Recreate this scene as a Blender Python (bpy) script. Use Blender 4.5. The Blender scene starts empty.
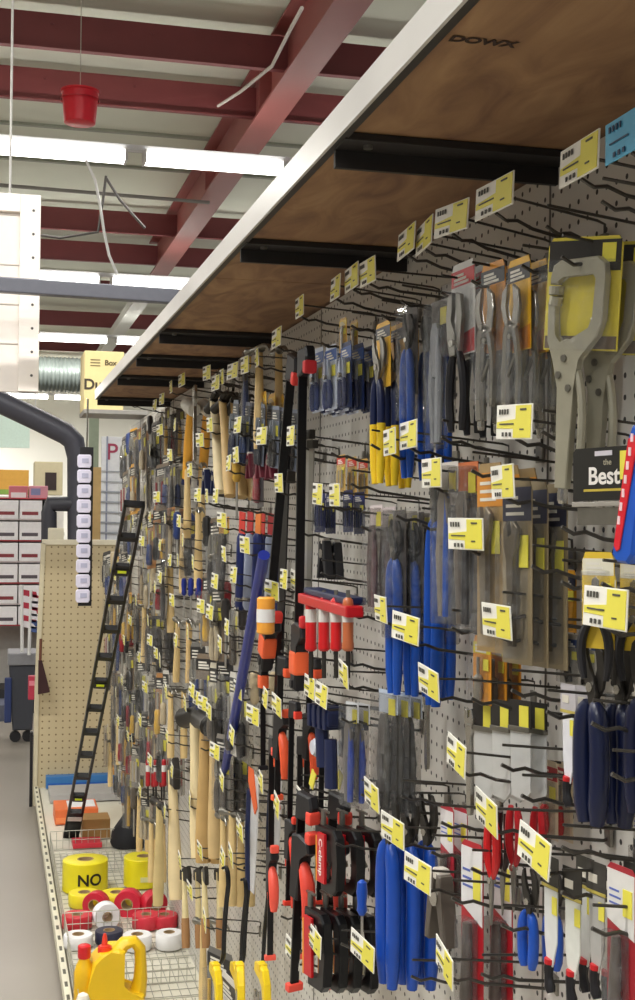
import bpy, bmesh, math, random
from mathutils import Vector, Matrix
random.seed(7)
R = math.radians
S = bpy.context.scene
COL = S.collection
H = 1.68            # eye height
W = 0.70            # pegboard face
XT = 0.580          # tips of the six-inch hooks
F = 1300.0
# ------------------------------------------------------------------ camera
a = Vector((-324 / F, -9 / F, -1.0)).normalized()
z = Vector((math.sin(R(.8)), math.cos(R(.8)), 0)); z = (z - a * z.dot(a)).normalized()
x = a.cross(z)
ROT = Matrix((x, a, z))            # world = ROT @ cam
cd = bpy.data.cameras.new('camera'); cam = bpy.data.objects.new('camera', cd); COL.objects.link(cam)
M4 = ROT.to_4x4(); M4.translation = (0, 0, H); cam.matrix_world = M4
cd.sensor_fit = 'VERTICAL'; cd.sensor_height = 36; cd.lens = F / 1000 * 36; cd.clip_start = .02; cd.clip_end = 200
S.camera = cam
def ray(px, py): return ROT @ Vector(((px - 317.5) / F, (500 - py) / F, -1.0))
def PX(px, py, X=XT): d = ray(px, py); return Vector((0, 0, H)) + d * (X / d.x)
def PY(px, py, Y): d = ray(px, py); return Vector((0, 0, H)) + d * (Y / d.y)
def PZ(px, py, Z): d = ray(px, py); return Vector((0, 0, H)) + d * ((Z - H) / d.z)
RI = ROT.inverted()
def proj(p): q = RI @ (Vector(p) - Vector((0, 0, H))); return (317.5 + F * q.x / -q.z, 500 - F * q.y / -q.z)
# ------------------------------------------------------------------ materials
def lin(c):
    if isinstance(c, str): c = tuple(int(c[i:i + 2], 16) / 255 for i in (0, 2, 4))
    return tuple((v / 12.92 if v <= .04045 else ((v + .055) / 1.055) ** 2.4) for v in c) + (1,)
_m = {}
def mat(c, rough=.5, metal=0., noise=.12, scale=30., alpha=1., emit=0., coat=0.):
    key = (c, rough, metal, noise, scale, alpha, emit, coat)
    if key in _m: return _m[key]
    m = bpy.data.materials.new('paint_' + str(c)); m.use_nodes = True; nt = m.node_tree; b = nt.nodes['Principled BSDF']
    col = lin(c)
    if noise:
        n = nt.nodes.new('ShaderNodeTexNoise'); n.inputs['Scale'].default_value = scale; n.inputs['Detail'].default_value = 3
        tc = nt.nodes.new('ShaderNodeTexCoord'); nt.links.new(tc.outputs['Object'], n.inputs['Vector'])
        mx = nt.nodes.new('ShaderNodeMix'); mx.data_type = 'RGBA'
        mx.inputs[6].default_value = tuple(v * (1 - noise) for v in col[:3]) + (1,)
        mx.inputs[7].default_value = tuple(min(1, v * (1 + noise)) for v in col[:3]) + (1,)
        nt.links.new(n.outputs['Fac'], mx.inputs[0]); nt.links.new(mx.outputs[2], b.inputs['Base Color'])
    else: b.inputs['Base Color'].default_value = col
    b.inputs['Roughness'].default_value = rough; b.inputs['Metallic'].default_value = metal
    b.inputs['Coat Weight'].default_value = coat
    if emit: b.inputs['Emission Color'].default_value = col; b.inputs['Emission Strength'].default_value = emit
    _m[key] = m
    return m
def clear_mat(tint='ffffff', fac=.16):
    key = ('clear', tint, fac)
    if key in _m: return _m[key]
    m = bpy.data.materials.new('clear_plastic'); m.use_nodes = True; nt = m.node_tree; nt.nodes.clear()
    o = nt.nodes.new('ShaderNodeOutputMaterial'); mx = nt.nodes.new('ShaderNodeMixShader')
    t = nt.nodes.new('ShaderNodeBsdfTransparent'); g = nt.nodes.new('ShaderNodeBsdfPrincipled')
    t.inputs['Color'].default_value = lin(tint)
    g.inputs['Base Color'].default_value = lin('c8ccd0'); g.inputs['Roughness'].default_value = .2
    n = nt.nodes.new('ShaderNodeTexNoise'); n.inputs['Scale'].default_value = 45; n.inputs['Detail'].default_value = 2
    tc = nt.nodes.new('ShaderNodeTexCoord'); nt.links.new(tc.outputs['Object'], n.inputs['Vector'])
    bp = nt.nodes.new('ShaderNodeBump'); bp.inputs['Strength'].default_value = 1.0; bp.inputs['Distance'].default_value = .012
    nt.links.new(n.outputs['Fac'], bp.inputs['Height']); nt.links.new(bp.outputs['Normal'], g.inputs['Normal'])
    mr = nt.nodes.new('ShaderNodeMapRange'); mr.inputs['From Min'].default_value = .35; mr.inputs['From Max'].default_value = .75
    g.inputs['Base Color'].default_value = lin('8f9294'); g.inputs['Specular IOR Level'].default_value = 1.0; g.inputs['Coat Weight'].default_value = 1.0
    mr.inputs['To Min'].default_value = fac * .6; mr.inputs['To Max'].default_value = fac * 1.8
    nt.links.new(n.outputs['Fac'], mr.inputs['Value']); nt.links.new(mr.outputs['Result'], mx.inputs[0])
    nt.links.new(t.outputs[0], mx.inputs[1]); nt.links.new(g.outputs[0], mx.inputs[2]); nt.links.new(mx.outputs[0], o.inputs['Surface'])
    _m[key] = m
    return m
def peg_mat(base, pitch=.0254, rad=.0034, axes='yz', hole='17130f', big=(.05, 'b9b2a4')):
    """painted hardboard with a square grid of round holes"""
    m = bpy.data.materials.new('pegboard'); m.use_nodes = True; nt = m.node_tree; b = nt.nodes['Principled BSDF']
    g = nt.nodes.new('ShaderNodeNewGeometry'); sp = nt.nodes.new('ShaderNodeSeparateXYZ'); nt.links.new(g.outputs['Position'], sp.inputs[0])
    def mth(op, i0, i1=None):
        n = nt.nodes.new('ShaderNodeMath'); n.operation = op
        for k, v in enumerate((i0, i1)):
            if v is None: continue
            if isinstance(v, (int, float)): n.inputs[k].default_value = v
            else: nt.links.new(v, n.inputs[k])
        return n.outputs[0]
    sq = []
    for ax in axes:
        v = mth('DIVIDE', sp.outputs['XYZ'.index(ax.upper())], pitch)
        v = mth('FLOORED_MODULO', v, 1.0); v = mth('SUBTRACT', v, .5); sq.append(mth('MULTIPLY', v, v))
    d = mth('LESS_THAN', mth('SQRT', mth('ADD', sq[0], sq[1])), rad / pitch)
    n = nt.nodes.new('ShaderNodeTexNoise'); n.inputs['Scale'].default_value = 2.5; n.inputs['Detail'].default_value = 4
    nt.links.new(g.outputs['Position'], n.inputs['Vector'])
    c = nt.nodes.new('ShaderNodeMix'); c.data_type = 'RGBA'; c.inputs[6].default_value = lin(base)
    c.inputs[7].default_value = lin(big[1]); nt.links.new(n.outputs['Fac'], c.inputs[0])
    mx = nt.nodes.new('ShaderNodeMix'); mx.data_type = 'RGBA'; nt.links.new(d, mx.inputs[0]); nt.links.new(c.outputs[2], mx.inputs[6])
    mx.inputs[7].default_value = lin(hole); nt.links.new(mx.outputs[2], b.inputs['Base Color']); b.inputs['Roughness'].default_value = .45
    return m
# ------------------------------------------------------------------ mesh helper
class MB:
    def __init__(s): s.bm = bmesh.new()
    def box(s, x0, x1, y0, y1, z0, z1, bev=0., rot=None):
        r = bmesh.ops.create_cube(s.bm, size=1.0); vs = r['verts']
        mt = Matrix.Translation(((x0 + x1) / 2, (y0 + y1) / 2, (z0 + z1) / 2))
        if rot: mt = mt @ rot
        bmesh.ops.transform(s.bm, matrix=mt @ Matrix.Diagonal((abs(x1 - x0), abs(y1 - y0), abs(z1 - z0), 1)), verts=vs)
        if bev:
            es = {e for v in vs for e in v.link_edges}
            bmesh.ops.bevel(s.bm, geom=list(es), offset=bev, segments=2, affect='EDGES', profile=.6)
        return s
    def tube(s, pts, r, n=8, cap=True, flat=1.0):
        """swept round section; r a number or a list; flat squashes the section along the path's side axis"""
        pts = [Vector(p) for p in pts]; rs = r if isinstance(r, (list, tuple)) else [r] * len(pts)
        rings = []; prev = None
        for i, p in enumerate(pts):
            t = (pts[min(i + 1, len(pts) - 1)] - pts[max(i - 1, 0)]).normalized()
            if prev is None:
                u = Vector((0, 1, 0)); u = u - t * u.dot(t)
                if u.length < .2: u = Vector((1, 0, 0)); u = u - t * u.dot(t)
            else: u = prev - t * prev.dot(t)
            u.normalize(); prev = u; w = t.cross(u)
            rings.append([s.bm.verts.new(p + (u * math.cos(k * 2 * math.pi / n) * flat + w * math.sin(k * 2 * math.pi / n)) * rs[i]) for k in range(n)])
        for q in range(len(rings) - 1):
            for k in range(n): s.bm.faces.new((rings[q][k], rings[q][(k + 1) % n], rings[q + 1][(k + 1) % n], rings[q + 1][k]))
        if cap: s.bm.faces.new(rings[0][::-1]); s.bm.faces.new(rings[-1])
        return s
    def poly(s, pts, y0, y1, bev=0.):
        """2-D outline in x,z pushed from y0 to y1"""
        A = [s.bm.verts.new((p[0], y0, p[1])) for p in pts]; B = [s.bm.verts.new((p[0], y1, p[1])) for p in pts]; n = len(pts)
        fs = [s.bm.faces.new(A), s.bm.faces.new(B[::-1])]
        for i in range(n): fs.append(s.bm.faces.new((A[i], B[i], B[(i + 1) % n], A[(i + 1) % n])))
        if bev:
            es = list(fs[0].edges) + list(fs[1].edges)
            bmesh.ops.bevel(s.bm, geom=es, offset=bev, segments=1, affect='EDGES')
        return s
    def lathe(s, prof, c=(0, 0, 0), n=20, axis='z', caps=True):
        rings = []
        for r, h in prof:
            ring = []
            for k in range(n):
                t = k * 2 * math.pi / n; u, v = r * math.cos(t), r * math.sin(t)
                p = (u, v, h) if axis == 'z' else ((u, h, v) if axis == 'y' else (h, u, v))
                ring.append(s.bm.verts.new((p[0] + c[0], p[1] + c[1], p[2] + c[2])))
            rings.append(ring)
        for q in range(len(rings) - 1):
            for k in range(n): s.bm.faces.new((rings[q][k], rings[q][(k + 1) % n], rings[q + 1][(k + 1) % n], rings[q + 1][k]))
        if caps: s.bm.faces.new(rings[0]); s.bm.faces.new(rings[-1])
        return s
    def ball(s, c, r, sc=(1, 1, 1)):
        q = bmesh.ops.create_uvsphere(s.bm, u_segments=14, v_segments=10, radius=r)
        bmesh.ops.transform(s.bm, matrix=Matrix.Translation(c) @ Matrix.Diagonal((*sc, 1)), verts=q['verts']); return s
    def build(s, name, m, parent=None, smooth=False, label=None):
        bmesh.ops.recalc_face_normals(s.bm, faces=s.bm.faces)
        me = bpy.data.meshes.new(name); s.bm.to_mesh(me); s.bm.free()
        me.materials.append(m)
        if smooth:
            for p in me.polygons: p.use_smooth = True
            try: me.set_sharp_from_angle(angle=R(40))
            except Exception: pass
        o = bpy.data.objects.new(name, me); COL.objects.link(o)
        if parent: o.parent = parent
        if label: o['label'] = label
        return o
def text(name, body, size, m, parent, loc, rot=(R(90), 0, 0), sx=1., ext=.0002, bold=0.):
    c = bpy.data.curves.new(name, 'FONT'); c.body = body; c.size = size; c.align_x = 'CENTER'; c.align_y = 'CENTER'
    c.extrude = ext; c.offset = bold; k = bpy.data.objects.new(name, c); COL.objects.link(k)
    bpy.context.view_layer.update(); me = bpy.data.meshes.new_from_object(k.evaluated_get(bpy.context.evaluated_depsgraph_get())); bpy.data.objects.remove(k)
    me.materials.clear(); me.materials.append(m); o = bpy.data.objects.new(name, me); COL.objects.link(o)
    o.parent = parent; o.location = loc; o.rotation_euler = rot; o.scale = (sx, 1, 1); return o
def empty(name, loc=(0, 0, 0), rot=(0, 0, 0)):
    o = bpy.data.objects.new(name, None); COL.objects.link(o); o.location = loc; o.rotation_euler = rot; o.empty_display_size = .02; return o
USED = {}
def tag(o, label=None, cat=None, group=None, kind=None):
    if label:
        if label in USED: print('DUPLICATE LABEL', label)
        USED[label] = 1
        if len(label.split()) > 16: print('LONG LABEL', label)
        o['label'] = label
    if cat: o['category'] = cat
    if group: o['group'] = group
    if kind: o['kind'] = kind
    return o
def kids(o): return [c for c in ALLK.get(o.name, [])]
ALLK = {}
def index_kids():
    ALLK.clear()
    for o in COL.objects:
        if o.parent: ALLK.setdefault(o.parent.name, []).append(o)
def copy_tree(o, parent=None):
    c = o.copy(); COL.objects.link(c)
    if parent: c.parent = parent
    if 'protochildren' in PROTO.get(o.name, {}): pass
    for ch in list(o.children): copy_tree(ch, c)
    return c
PROTO = {}
def struct(name, mb, m): o = mb.build(name, m); o['kind'] = 'structure'; return o
# common colours
CHROME = mat('b9b6ae', .22, .9, .1, 60); STEEL = mat('8b8880', .32, .85, .15, 50); DARKST = mat('3a3733', .4, .6, .2, 60)
BLACK = mat('17161a', .45, 0, .2); NAVY = mat('101c44', .4, 0, .15); BLUE = mat('1550b8', .35, 0, .1); RED = mat('c01820', .35, 0, .1)
YEL = mat('e8c420', .4, 0, .08); ORG = mat('e8962a', .45, 0, .1); WHITE = mat('e4e4e2', .5, 0, .05); ORED = mat('ee5038', .4, 0, .1)
WOOD = mat('d9bd84', .5, 0, .25, 14); GRIPB = mat('4a3020', .5, 0, .2); BRASS = mat('7d735e', .38, .7, .2, 50)
HOOK = mat('4b4844', .35, .75, .12, 60); TAGY = mat('e4da4e', .45, 0, .05); TAGW = mat('eceae0', .5, 0, .04); INK = mat('4a4840', .6, 0, 0)
CLR = clear_mat('ffffff', .12); CLR2 = clear_mat('f4f2f0', .17)
# ------------------------------------------------------------------ tools (front view: x right, z up, y into the wall; hang point at 0,0,0)
def bez(p0, p1, p2, n=8):
    return [tuple((1 - t) ** 2 * a_ + 2 * t * (1 - t) * b_ + t * t * c_ for a_, b_, c_ in zip(p0, p1, p2)) for t in [i / n for i in range(n + 1)]]
def card(root, w, h, c, top='1a1a1c', band=None, sticker=True, z0=0., name='backing_card'):
    """printed card with a hang hole, colour band, title strip and sticker"""
    o = MB().poly([(-w/2, z0-h), (w/2, z0-h), (w/2, z0-.006), (w/2-.006, z0+.008), (-w/2+.006, z0+.008), (-w/2, z0-.006)], 0, .0012, 0).build(name, mat(c, .4), root)
    if top: MB().box(-w/2+.001, w/2-.001, -.0006, 0, z0-h*.2, z0-.002).build('title_band', mat(top, .4), o)
    if band: MB().poly([(-w/2+.001, z0-h+.002), (w/2-.001, z0-h+.002), (w/2-.001, z0-h*.72), (-w/2+.001, z0-h*.8)], -.0006, 0).build('colour_band', mat(band, .4), o)
    mk = MB()
    for k in range(3): mk.box(-w*.36, w*(.05+.1*k), -.0010, -.0006, z0-h*(.06+.045*k)-.0035, z0-h*(.06+.045*k))
    mk.build('printed_lines', mat('d8d4c8', .5), o)
    if sticker: MB().box(w*.12, w*.42, -.0022, -.0014, z0-h*.46, z0-h*.28).build('price_sticker', TAGY, o)
    return o
def blister(root, w, z1, z0, d, m=None):
    s = MB().box(-w/2, w/2, -d, -.0008, z0, z1, min(.004, d*.4)).build('clear_blister', m or CLR, root); return s
def t_pliers(root, L=.20, hc='c01820', tip=None, jaw=None, spread=.018, hz=.62, head='slim', thick=.006):
    """two-handled pliers hanging jaws up: z from 0 to -L"""
    jm = jaw or STEEL; jz = -L*(1-hz); hm = mat(hc, .35, 0, .1)
    for s in (-1, 1):
        if head == 'slim': out = [(s*.0005, 0), (s*.004, -.002), (s*.011, jz*.55), (s*.013, jz*.8), (s*.010, jz*1.1), (-s*.004, jz*1.15), (-s*.002, jz*.8), (s*.0005, jz*.5)]
        else: out = [(s*.002, 0), (s*.014, -.004), (s*.019, jz*.45), (s*.014, jz*.9), (s*.010, jz*1.15), (-s*.006, jz*1.15), (-s*.003, jz*.75), (s*.006, jz*.5), (s*.002, jz*.3)]
        MB().poly(out, -thick*(.5 if s > 0 else 1.1), thick*(.6 if s > 0 else 0), .0008).build('jaw', jm, root)
        p = bez((s*.005, 0, jz*1.02), (s*spread*1.5, 0, jz - (L+jz)*.4), (s*spread*.75, 0, -L), 8)
        h = MB().tube(p, [.0035, .0052, .0062, .0064, .0062, .006, .0062, .0066, .0045], 8, flat=1.0).build('handle', hm, root, True)
        if tip: q = p[5:]; MB().tube(q, [.0066, .0068, .007, .005], 8).build('grip_end', mat(tip, .4), h, True)
    MB().lathe([(.0055, -thick*1.6), (.0055, thick)], (0, 0, jz*.92), 12, 'y').build('pivot', CHROME, root)
def t_groove(root, L=.30, hc='101c44', tip=None, jaw=None, sp=.013, r=.0085):
    """tongue and groove pliers: offset hooked jaws, long near-parallel handles"""
    jm = jaw or STEEL
    MB().poly([(-.012, -.005), (-.006, 0), (-.004, -.022), (.004, -.040), (.012, -.052), (.018, -.075), (.012, -.10), (.004, -.10), (-.002, -.07), (-.012, -.05), (-.017, -.025)], -.006, 0, .001).build('lower_jaw', jm, root)
    MB().poly([(.004, -.002), (.016, -.004), (.028, -.02), (.031, -.042), (.024, -.068), (.008, -.085), (-.004, -.105), (-.012, -.10), (-.004, -.07), (.008, -.058), (.014, -.040), (.011, -.022)], .0005, .007, .001).build('upper_jaw', jm, root)
    MB().lathe([(.007, -.009), (.007, .009)], (.006, 0, -.066), 12, 'y').build('pivot_bolt', CHROME, root)
    for s in (-1, 1):
        p = bez((s*.008, 0, -.088), (s*(sp+.014), 0, -.12), (s*sp, 0, -L), 10)
        h = MB().tube(p, [r*.5, r*.8, r*.95] + [r]*7 + [r*.7], 10).build('handle', mat(hc, .33, 0, .1), root, True)
        if tip: MB().tube(p[6:], [r*1.08]*4 + [r*.8], 10).build('grip_end', mat(tip, .4), h, True)
def t_locking(root, L=.20, hc=None):
    """locking pliers: curved jaws, lever, bow and adjusting screw, bright steel"""
    m = CHROME
    MB().poly([(-.004, 0), (-.018, -.008), (-.022, -.028), (-.016, -.05), (-.008, -.062), (.004, -.062), (-.006, -.045), (-.010, -.03), (-.006, -.012)], -.005, .001, .001).build('fixed_jaw', m, root)
    MB().poly([(.004, 0), (.018, -.010), (.022, -.032), (.018, -.058), (.006, -.072), (-.002, -.06), (.006, -.045), (.009, -.03), (.006, -.014)], -.002, .004, .001).build('moving_jaw', m, root)
    p = bez((-.006, 0, -.055), (-.018, 0, -L*.5), (-.012, 0, -L*.97), 8)
    MB().tube(p, [.007, .008, .0078, .0075, .0075, .0078, .008, .0082, .008], 8, flat=1).build('handle', mat(hc) if hc else m, root, True)
    p = bez((.010, 0, -.065), (.026, 0, -L*.55), (.016, 0, -L*.88), 8)
    MB().tube(p, [.006, .0065, .006, .0055, .005, .005, .0055, .006, .004], 8).build('lever', mat(hc) if hc else m, root, True)
    MB().lathe([(.0045, -.004), (.0055, 0), (.0055, .008), (.004, .012)], (-.012, 0, -L-.004), 10).build('adjusting_screw', CHROME, root)
    for z_ in (-.055, -.075): MB().lathe([(.004, -.008), (.004, .007)], (-.002 if z_ > -.06 else .006, 0, z_), 10, 'y').build('rivet', STEEL, root)
    MB().tube([(.012, -.001, -.10), (-.008, -.001, -.13)], .0028, 6).build('toggle_link', STEEL, root)
def t_cclamp_lock(root, L=.27):
    m = mat('aaa693', .38, .35, .12, 40)
    out = [(-.044, -.020), (-.040, -.006), (-.028, 0), (.034, .004), (.046, -.004), (.048, -.02), (.047, -.070), (.040, -.088), (.010, -.115), (.006, -.15), (.003, -L), (-.017, -L), (-.020, -.15), (-.032, -.118), (-.044, -.095), (-.046, -.05), (-.034, -.05), (-.032, -.088), (-.022, -.098), (-.012, -.092), (-.004, -.094), (.026, -.080), (.032, -.066), (.034, -.022), (.028, -.014), (-.022, -.018), (-.030, -.022), (-.032, -.028), (-.044, -.028)]
    MB().poly(out, -.007, .005, .0016).build('clamp_frame', m, root)
    MB().tube([(-.038, 0, -.03), (-.038, 0, -.04)], .010, 12).build('upper_pad', m, root)
    MB().tube([(-.039, 0, -.052), (-.037, 0, -.042)], .009, 12).build('lower_pad', m, root)
    p = bez((.006, 0, -.13), (.026, 0, -.17), (.016, 0, -L*.96), 8)
    MB().tube(p, [.006]*9, 8).build('release_lever', m, root, True)
    for q in ((-.012, -.115), (-.002, -.15), (-.02, -.135)): MB().lathe([(.0045, -.0095), (.0045, .007)], (q[0], 0, q[1]), 10, 'y').build('rivet', STEEL, root)
    MB().lathe([(.006, 0), (.007, -.004), (.007, -.016), (.005, -.02)], (-.007, 0, -L+.002), 10).build('adjusting_screw', CHROME, root)
def k_cclamp(root, L=.27):
    c = MB().poly([(-.062, -.105), (.062, -.105), (.062, .018), (.055, .028), (-.055, .028), (-.062, .018)], .008, .0095).build('backing_card', mat('d9c94a', .4), root)
    MB().box(-.06, .06, .0072, .008, -.012, .024).build('title_band', mat('26221c'), c)
    MB().box(-.06, .06, .0072, .008, -.103, -.088).build('colour_band', mat('6a5c4c'), c)
    MB().box(.03, .052, .0065, .0074, -.002, .02).build('price_sticker', TAGY, c)
    t_cclamp_lock(root, L)
    MB().box(-.062, .062, -.012, .0085, -.106, -.0, .003).build('clear_blister', CLR, root)
def k_locking(root, cc='e8b23a', L=.20, w=.062):
    card(root, w, L*.62, cc, '2a2a30', 'c87a22', False);
    t_locking(root, L*1.0)
    for ch in root.children:
        if not ch.name.startswith('backing'): ch.location.z -= .03; ch.location.y -= .012
    blister(root, w*.9, -.025, -L*.98, .022)
def k_slipjoint(root):
    card(root, .066, .12, 'd8d8d4', 'c02020', 'b41c22', False)
    t_pliers(root, .19, '18171b', None, STEEL, .020, .6, 'wide')
    for ch in root.children:
        if not ch.name.startswith('backing'): ch.location.z -= .035; ch.location.y -= .010
    blister(root, .062, -.02, -.12, .020)
def k_groove(root, hc='101c44', tip='e8c420', cc='e8b53c', L=.30, bagged=False):
    if cc: card(root, .075, L*.42, cc, '3c4250', None, False)
    t_groove(root, L, hc, tip, None)
    for ch in root.children:
        if not ch.name.startswith('backing'): ch.location.z -= .02; ch.location.y -= .012
    if bagged: MB().box(-.036, .036, -.024, -.0, -L*.62, .012, .004).build('clear_sleeve', CLR2, root)
def k_bigblue(root, L=.42, r=.0105):
    t_groove(root, L, '134ba8', None, DARKST, .016, r)
    MB().poly([(-.034, -.20), (.036, -.20), (.036, .02), (-.034, .02)], .012, .0132).build('backing_card', mat('55504c', .4), root)
    MB().box(-.036, .038, -.016, .014, -.26, .018, .005).build('clear_sleeve', CLR2, root)
def k_handles(root, hc='134ba8', L=.3, r=.011, cc='4a4540', hd=None):
    """big pliers of which the hanging handles show most"""
    t_groove(root, L, hc, None, hd or DARKST, .014, r)
def k_scissor(root, hc='18171b', cc='d8b83a', L=.19, w=.06):
    card(root, w, L*.75, cc, 'd8d4c0', None, True)
    jm = CHROME
    for s in (-1, 1):
        MB().poly([(s*.001, -.03), (s*.008, -.035), (s*.011, -.085), (-s*.006, -.10), (-s*.004, -.085)], -.008 - s*.002, -.006 - s*.002, .0004).build('blade', jm, root)
        p = bez((-s*.004, -.008, -.095), (-s*.038, -.008, -.12), (-s*.020, -.008, -L), 8)
        MB().tube(p, [.004, .006, .007, .0075, .0075, .0075, .007, .0065, .005], 8).build('handle', mat(hc), root, True)
    MB().lathe([(.006, -.014), (.006, -.003)], (0, 0, -.092), 10, 'y').build('pivot', STEEL, root)
    blister(root, w*.8, -.02, -L*.55, .016)
def k_carded(root, cc='e8b23a', top='1a1a1c', band=None, tool='8b8880', handle='17161a', w=.06, h=.13, d=.014, kind='driver'):
    c = card(root, w, h, cc, top, band, True)
    m = mat(tool, .35, .5, .1); hm = mat(handle, .4)
    if kind == 'driver':
        MB().tube([(0, -.007, -h*.25), (0, -.007, -h*.55)], .0028, 8).build('shaft', m, root, True)
        MB().lathe([(.004, -h*.53), (.0075, -h*.57), (.0068, -h*.66), (.0085, -h*.8), (.007, -h*.92), (.004, -h*.94)], (0, -.007, 0), 10).build('handle', hm, root, True)
    elif kind == 'wrench':
        MB().poly([(-.004, -h*.9), (.006, -h*.9), (.005, -h*.4), (.012, -h*.33), (.014, -h*.24), (.006, -h*.2), (.004, -h*.28), (-.004, -h*.3), (-.006, -h*.2), (-.012, -h*.24), (-.012, -h*.34), (-.005, -h*.42)], -.010, -.004, .001).build('wrench_body', m, root)
    elif kind == 'blade':
        MB().poly([(-.008, -h*.62), (.009, -h*.62), (.010, -h*.3), (-.006, -h*.22)], -.006, -.004).build('blade', m, root)
        MB().tube([(0, -.007, -h*.6), (.002, -.007, -h*.8), (.006, -.007, -h*.95)], [.007, .0085, .007], 8).build('handle', hm, root, True)
    elif kind == 'pliers':
        t_pliers(root, h*.8, handle, None, m, .013, .6)
        for ch in root.children:
            if not ch.name.startswith('backing'): ch.location.z -= h*.18; ch.location.y -= .008
    elif kind == 'bits':
        for k in range(4): MB().tube([((k-1.5)*w*.2, -.006, -h*.35), ((k-1.5)*w*.2, -.006, -h*.85)], .003, 6).build('bit', m if k % 2 else hm, root, True)
    blister(root, w*.86, -h*.2, -h*.97, d)
def k_bag(root, w=.055, h=.2, tool='6b5a52', handle='2a2024', header='c9c3b8'):
    """clear sleeve with a dark steel tool inside"""
    c = MB().poly([(-w/2, -.03), (w/2, -.03), (w/2, .01), (-w/2, .01)], 0, .001).build('header_card', mat(header, .5), root)
    MB().box(w*.05, w*.4, -.0012, -.0002, -.032, -.004).build('price_sticker', TAGY, c)
    for s in (-1, 1):
        MB().tube([(s*w*.16, -.008, -.04), (s*w*.2, -.008, -h*.55), (s*w*.12, -.008, -h*.95)], [.004, .0075, .006], 8).build('handle', mat(handle if s > 0 else tool, .4), root, True)
    MB().poly([(-.006, -.03), (.008, -.03), (.016, -h*.25), (.010, -h*.5), (-.010, -h*.5), (-.014, -h*.22)], -.012, -.005, .001).build('jaws', mat(tool, .4, .5), root)
    MB().box(-w/2, w/2, -.018, .0, -h, .004, .004).build('clear_sleeve', CLR2, root)
def k_sheath_saw(root, L=.24, black='1c1b18', best=False, blade='d0d0cc'):
    MB().poly([(-.03, -.05), (.03, -.05), (.03, .012), (-.03, .012)], 0, .0012).build('header_card', mat(black, .4), root)
    MB().box(-.0295, .0295, -.0012, 0, -.049, -.043).build('gold_line', mat('b8a850'), root)
    MB().box(-.022, .004, -.0012, 0, -.028, -.012).build('printed_title', mat('cfcabc'), root)
    MB().box(.009, .026, -.0016, 0, -.095, -.062).build('price_sticker', TAGY, root)
    MB().poly([(-.024, -.05), (.024, -.05), (.022, -L*.62), (.006, -L*.82), (-.014, -L*.82), (-.022, -L*.6)], .001, .0045, .0008).build('blade_sheath', mat(blade, .4), root)
    p = bez((-.004, .002, -L*.78), (-.012, 0, -L*.9), (.004, 0, -L*1.02), 6)
    MB().tube(p, [.008, .010, .0095, .0085, .0095, .011, .008], 8).build('handle', BLACK, root, True)
    MB().tube([(-.004, .002, -L*.76), (-.005, .002, -L*.80)], .0105, 10).build('collar', RED, root)
def k_best(root):
    c = MB().poly([(-.07, -.075), (.07, -.075), (.07, .006), (.064, .012), (-.064, .012), (-.07, .006)], 0, .002).build('header_card', mat('23221f', .35), root)
    text('title_lettering', 'Best', .040, mat('e6e2dc'), c, (.0, -.0008, -.036), bold=.0008)
    text('small_lettering', 'the', .014, mat('b9b49c'), c, (.008, -.0008, -.013))
    MB().box(-.045, .05, -.0008, 0, -.060, -.056).build('gold_line', mat('b8a43c'), c)
    MB().box(.036, .064, -.0016, 0, -.042, .004).build('price_sticker', TAGY, c)
    MB().box(-.02, .018, -.0008, 0, -.002, .006).build('printed_blade', mat('c8c4cc'), c)
    MB().poly([(-.07, -.085), (.07, -.085), (.07, -.077), (-.07, -.077)], -.004, .003, .001).build('clip_rail', mat('9a958c', .3), root)
    MB().poly([(-.06, -.115), (.055, -.115), (.06, -.086), (-.06, -.086)], 0, .002, 0).build('saw_plate', STEEL, root)
def k_blades(root, L=.2):
    MB().box(-.022, .022, -.001, .001, -.030, .012).build('header_card', mat('262320'), root)
    MB().box(.0, .018, -.002, -.001, -.028, .004).build('price_sticker', TAGY, root)
    MB().poly([(-.02, -.03), (.02, -.03), (.02, -L*.9), (.008, -L), (-.018, -L*.97)], .0, .003, .0006).build('blade', mat('cfd0ce', .3, .3), root)
    MB().box(-.021, .021, -.004, .004, -.036, -.028, .001).build('clip', STEEL, root)
def k_redcard(root, w=.07, h=.2, top='d8d6d2', low='a0222e'):
    MB().poly([(-w/2, -h), (w/2, -h), (w/2, .004), (w/2-.008, .012), (-w/2+.008, .012), (-w/2, .004)], 0, .0014).build('backing_card', mat(low, .35), root)
    MB().poly([(-w/2+.001, -h*.36), (w/2-.001, -h*.46), (w/2-.001, .003), (-w/2+.001, .003)], -.001, 0).build('white_panel', mat(top, .35), root)
    MB().box(w*.1, w*.42, -.0022, -.001, -h*.3, -h*.1).build('price_sticker', TAGY, root)
    mk = MB()
    for k in range(3): mk.box(-w*.4, w*(-.05+.06*k), -.0016, -.001, -h*(.14+.05*k), -h*(.125+.05*k))
    mk.build('printed_lines', mat('5a6ab0'), root)
    MB().tube([(0, -.009, -h*.45), (-.004, -.009, -h*.93)], [.007, .010], 10).build('handle', mat('6a625c', .35, .2), root, True)
    MB().box(-w*.34, w*.34, -.02, -.0014, -h*.96, -h*.42, .004).build('clear_blister', CLR2, root)
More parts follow.
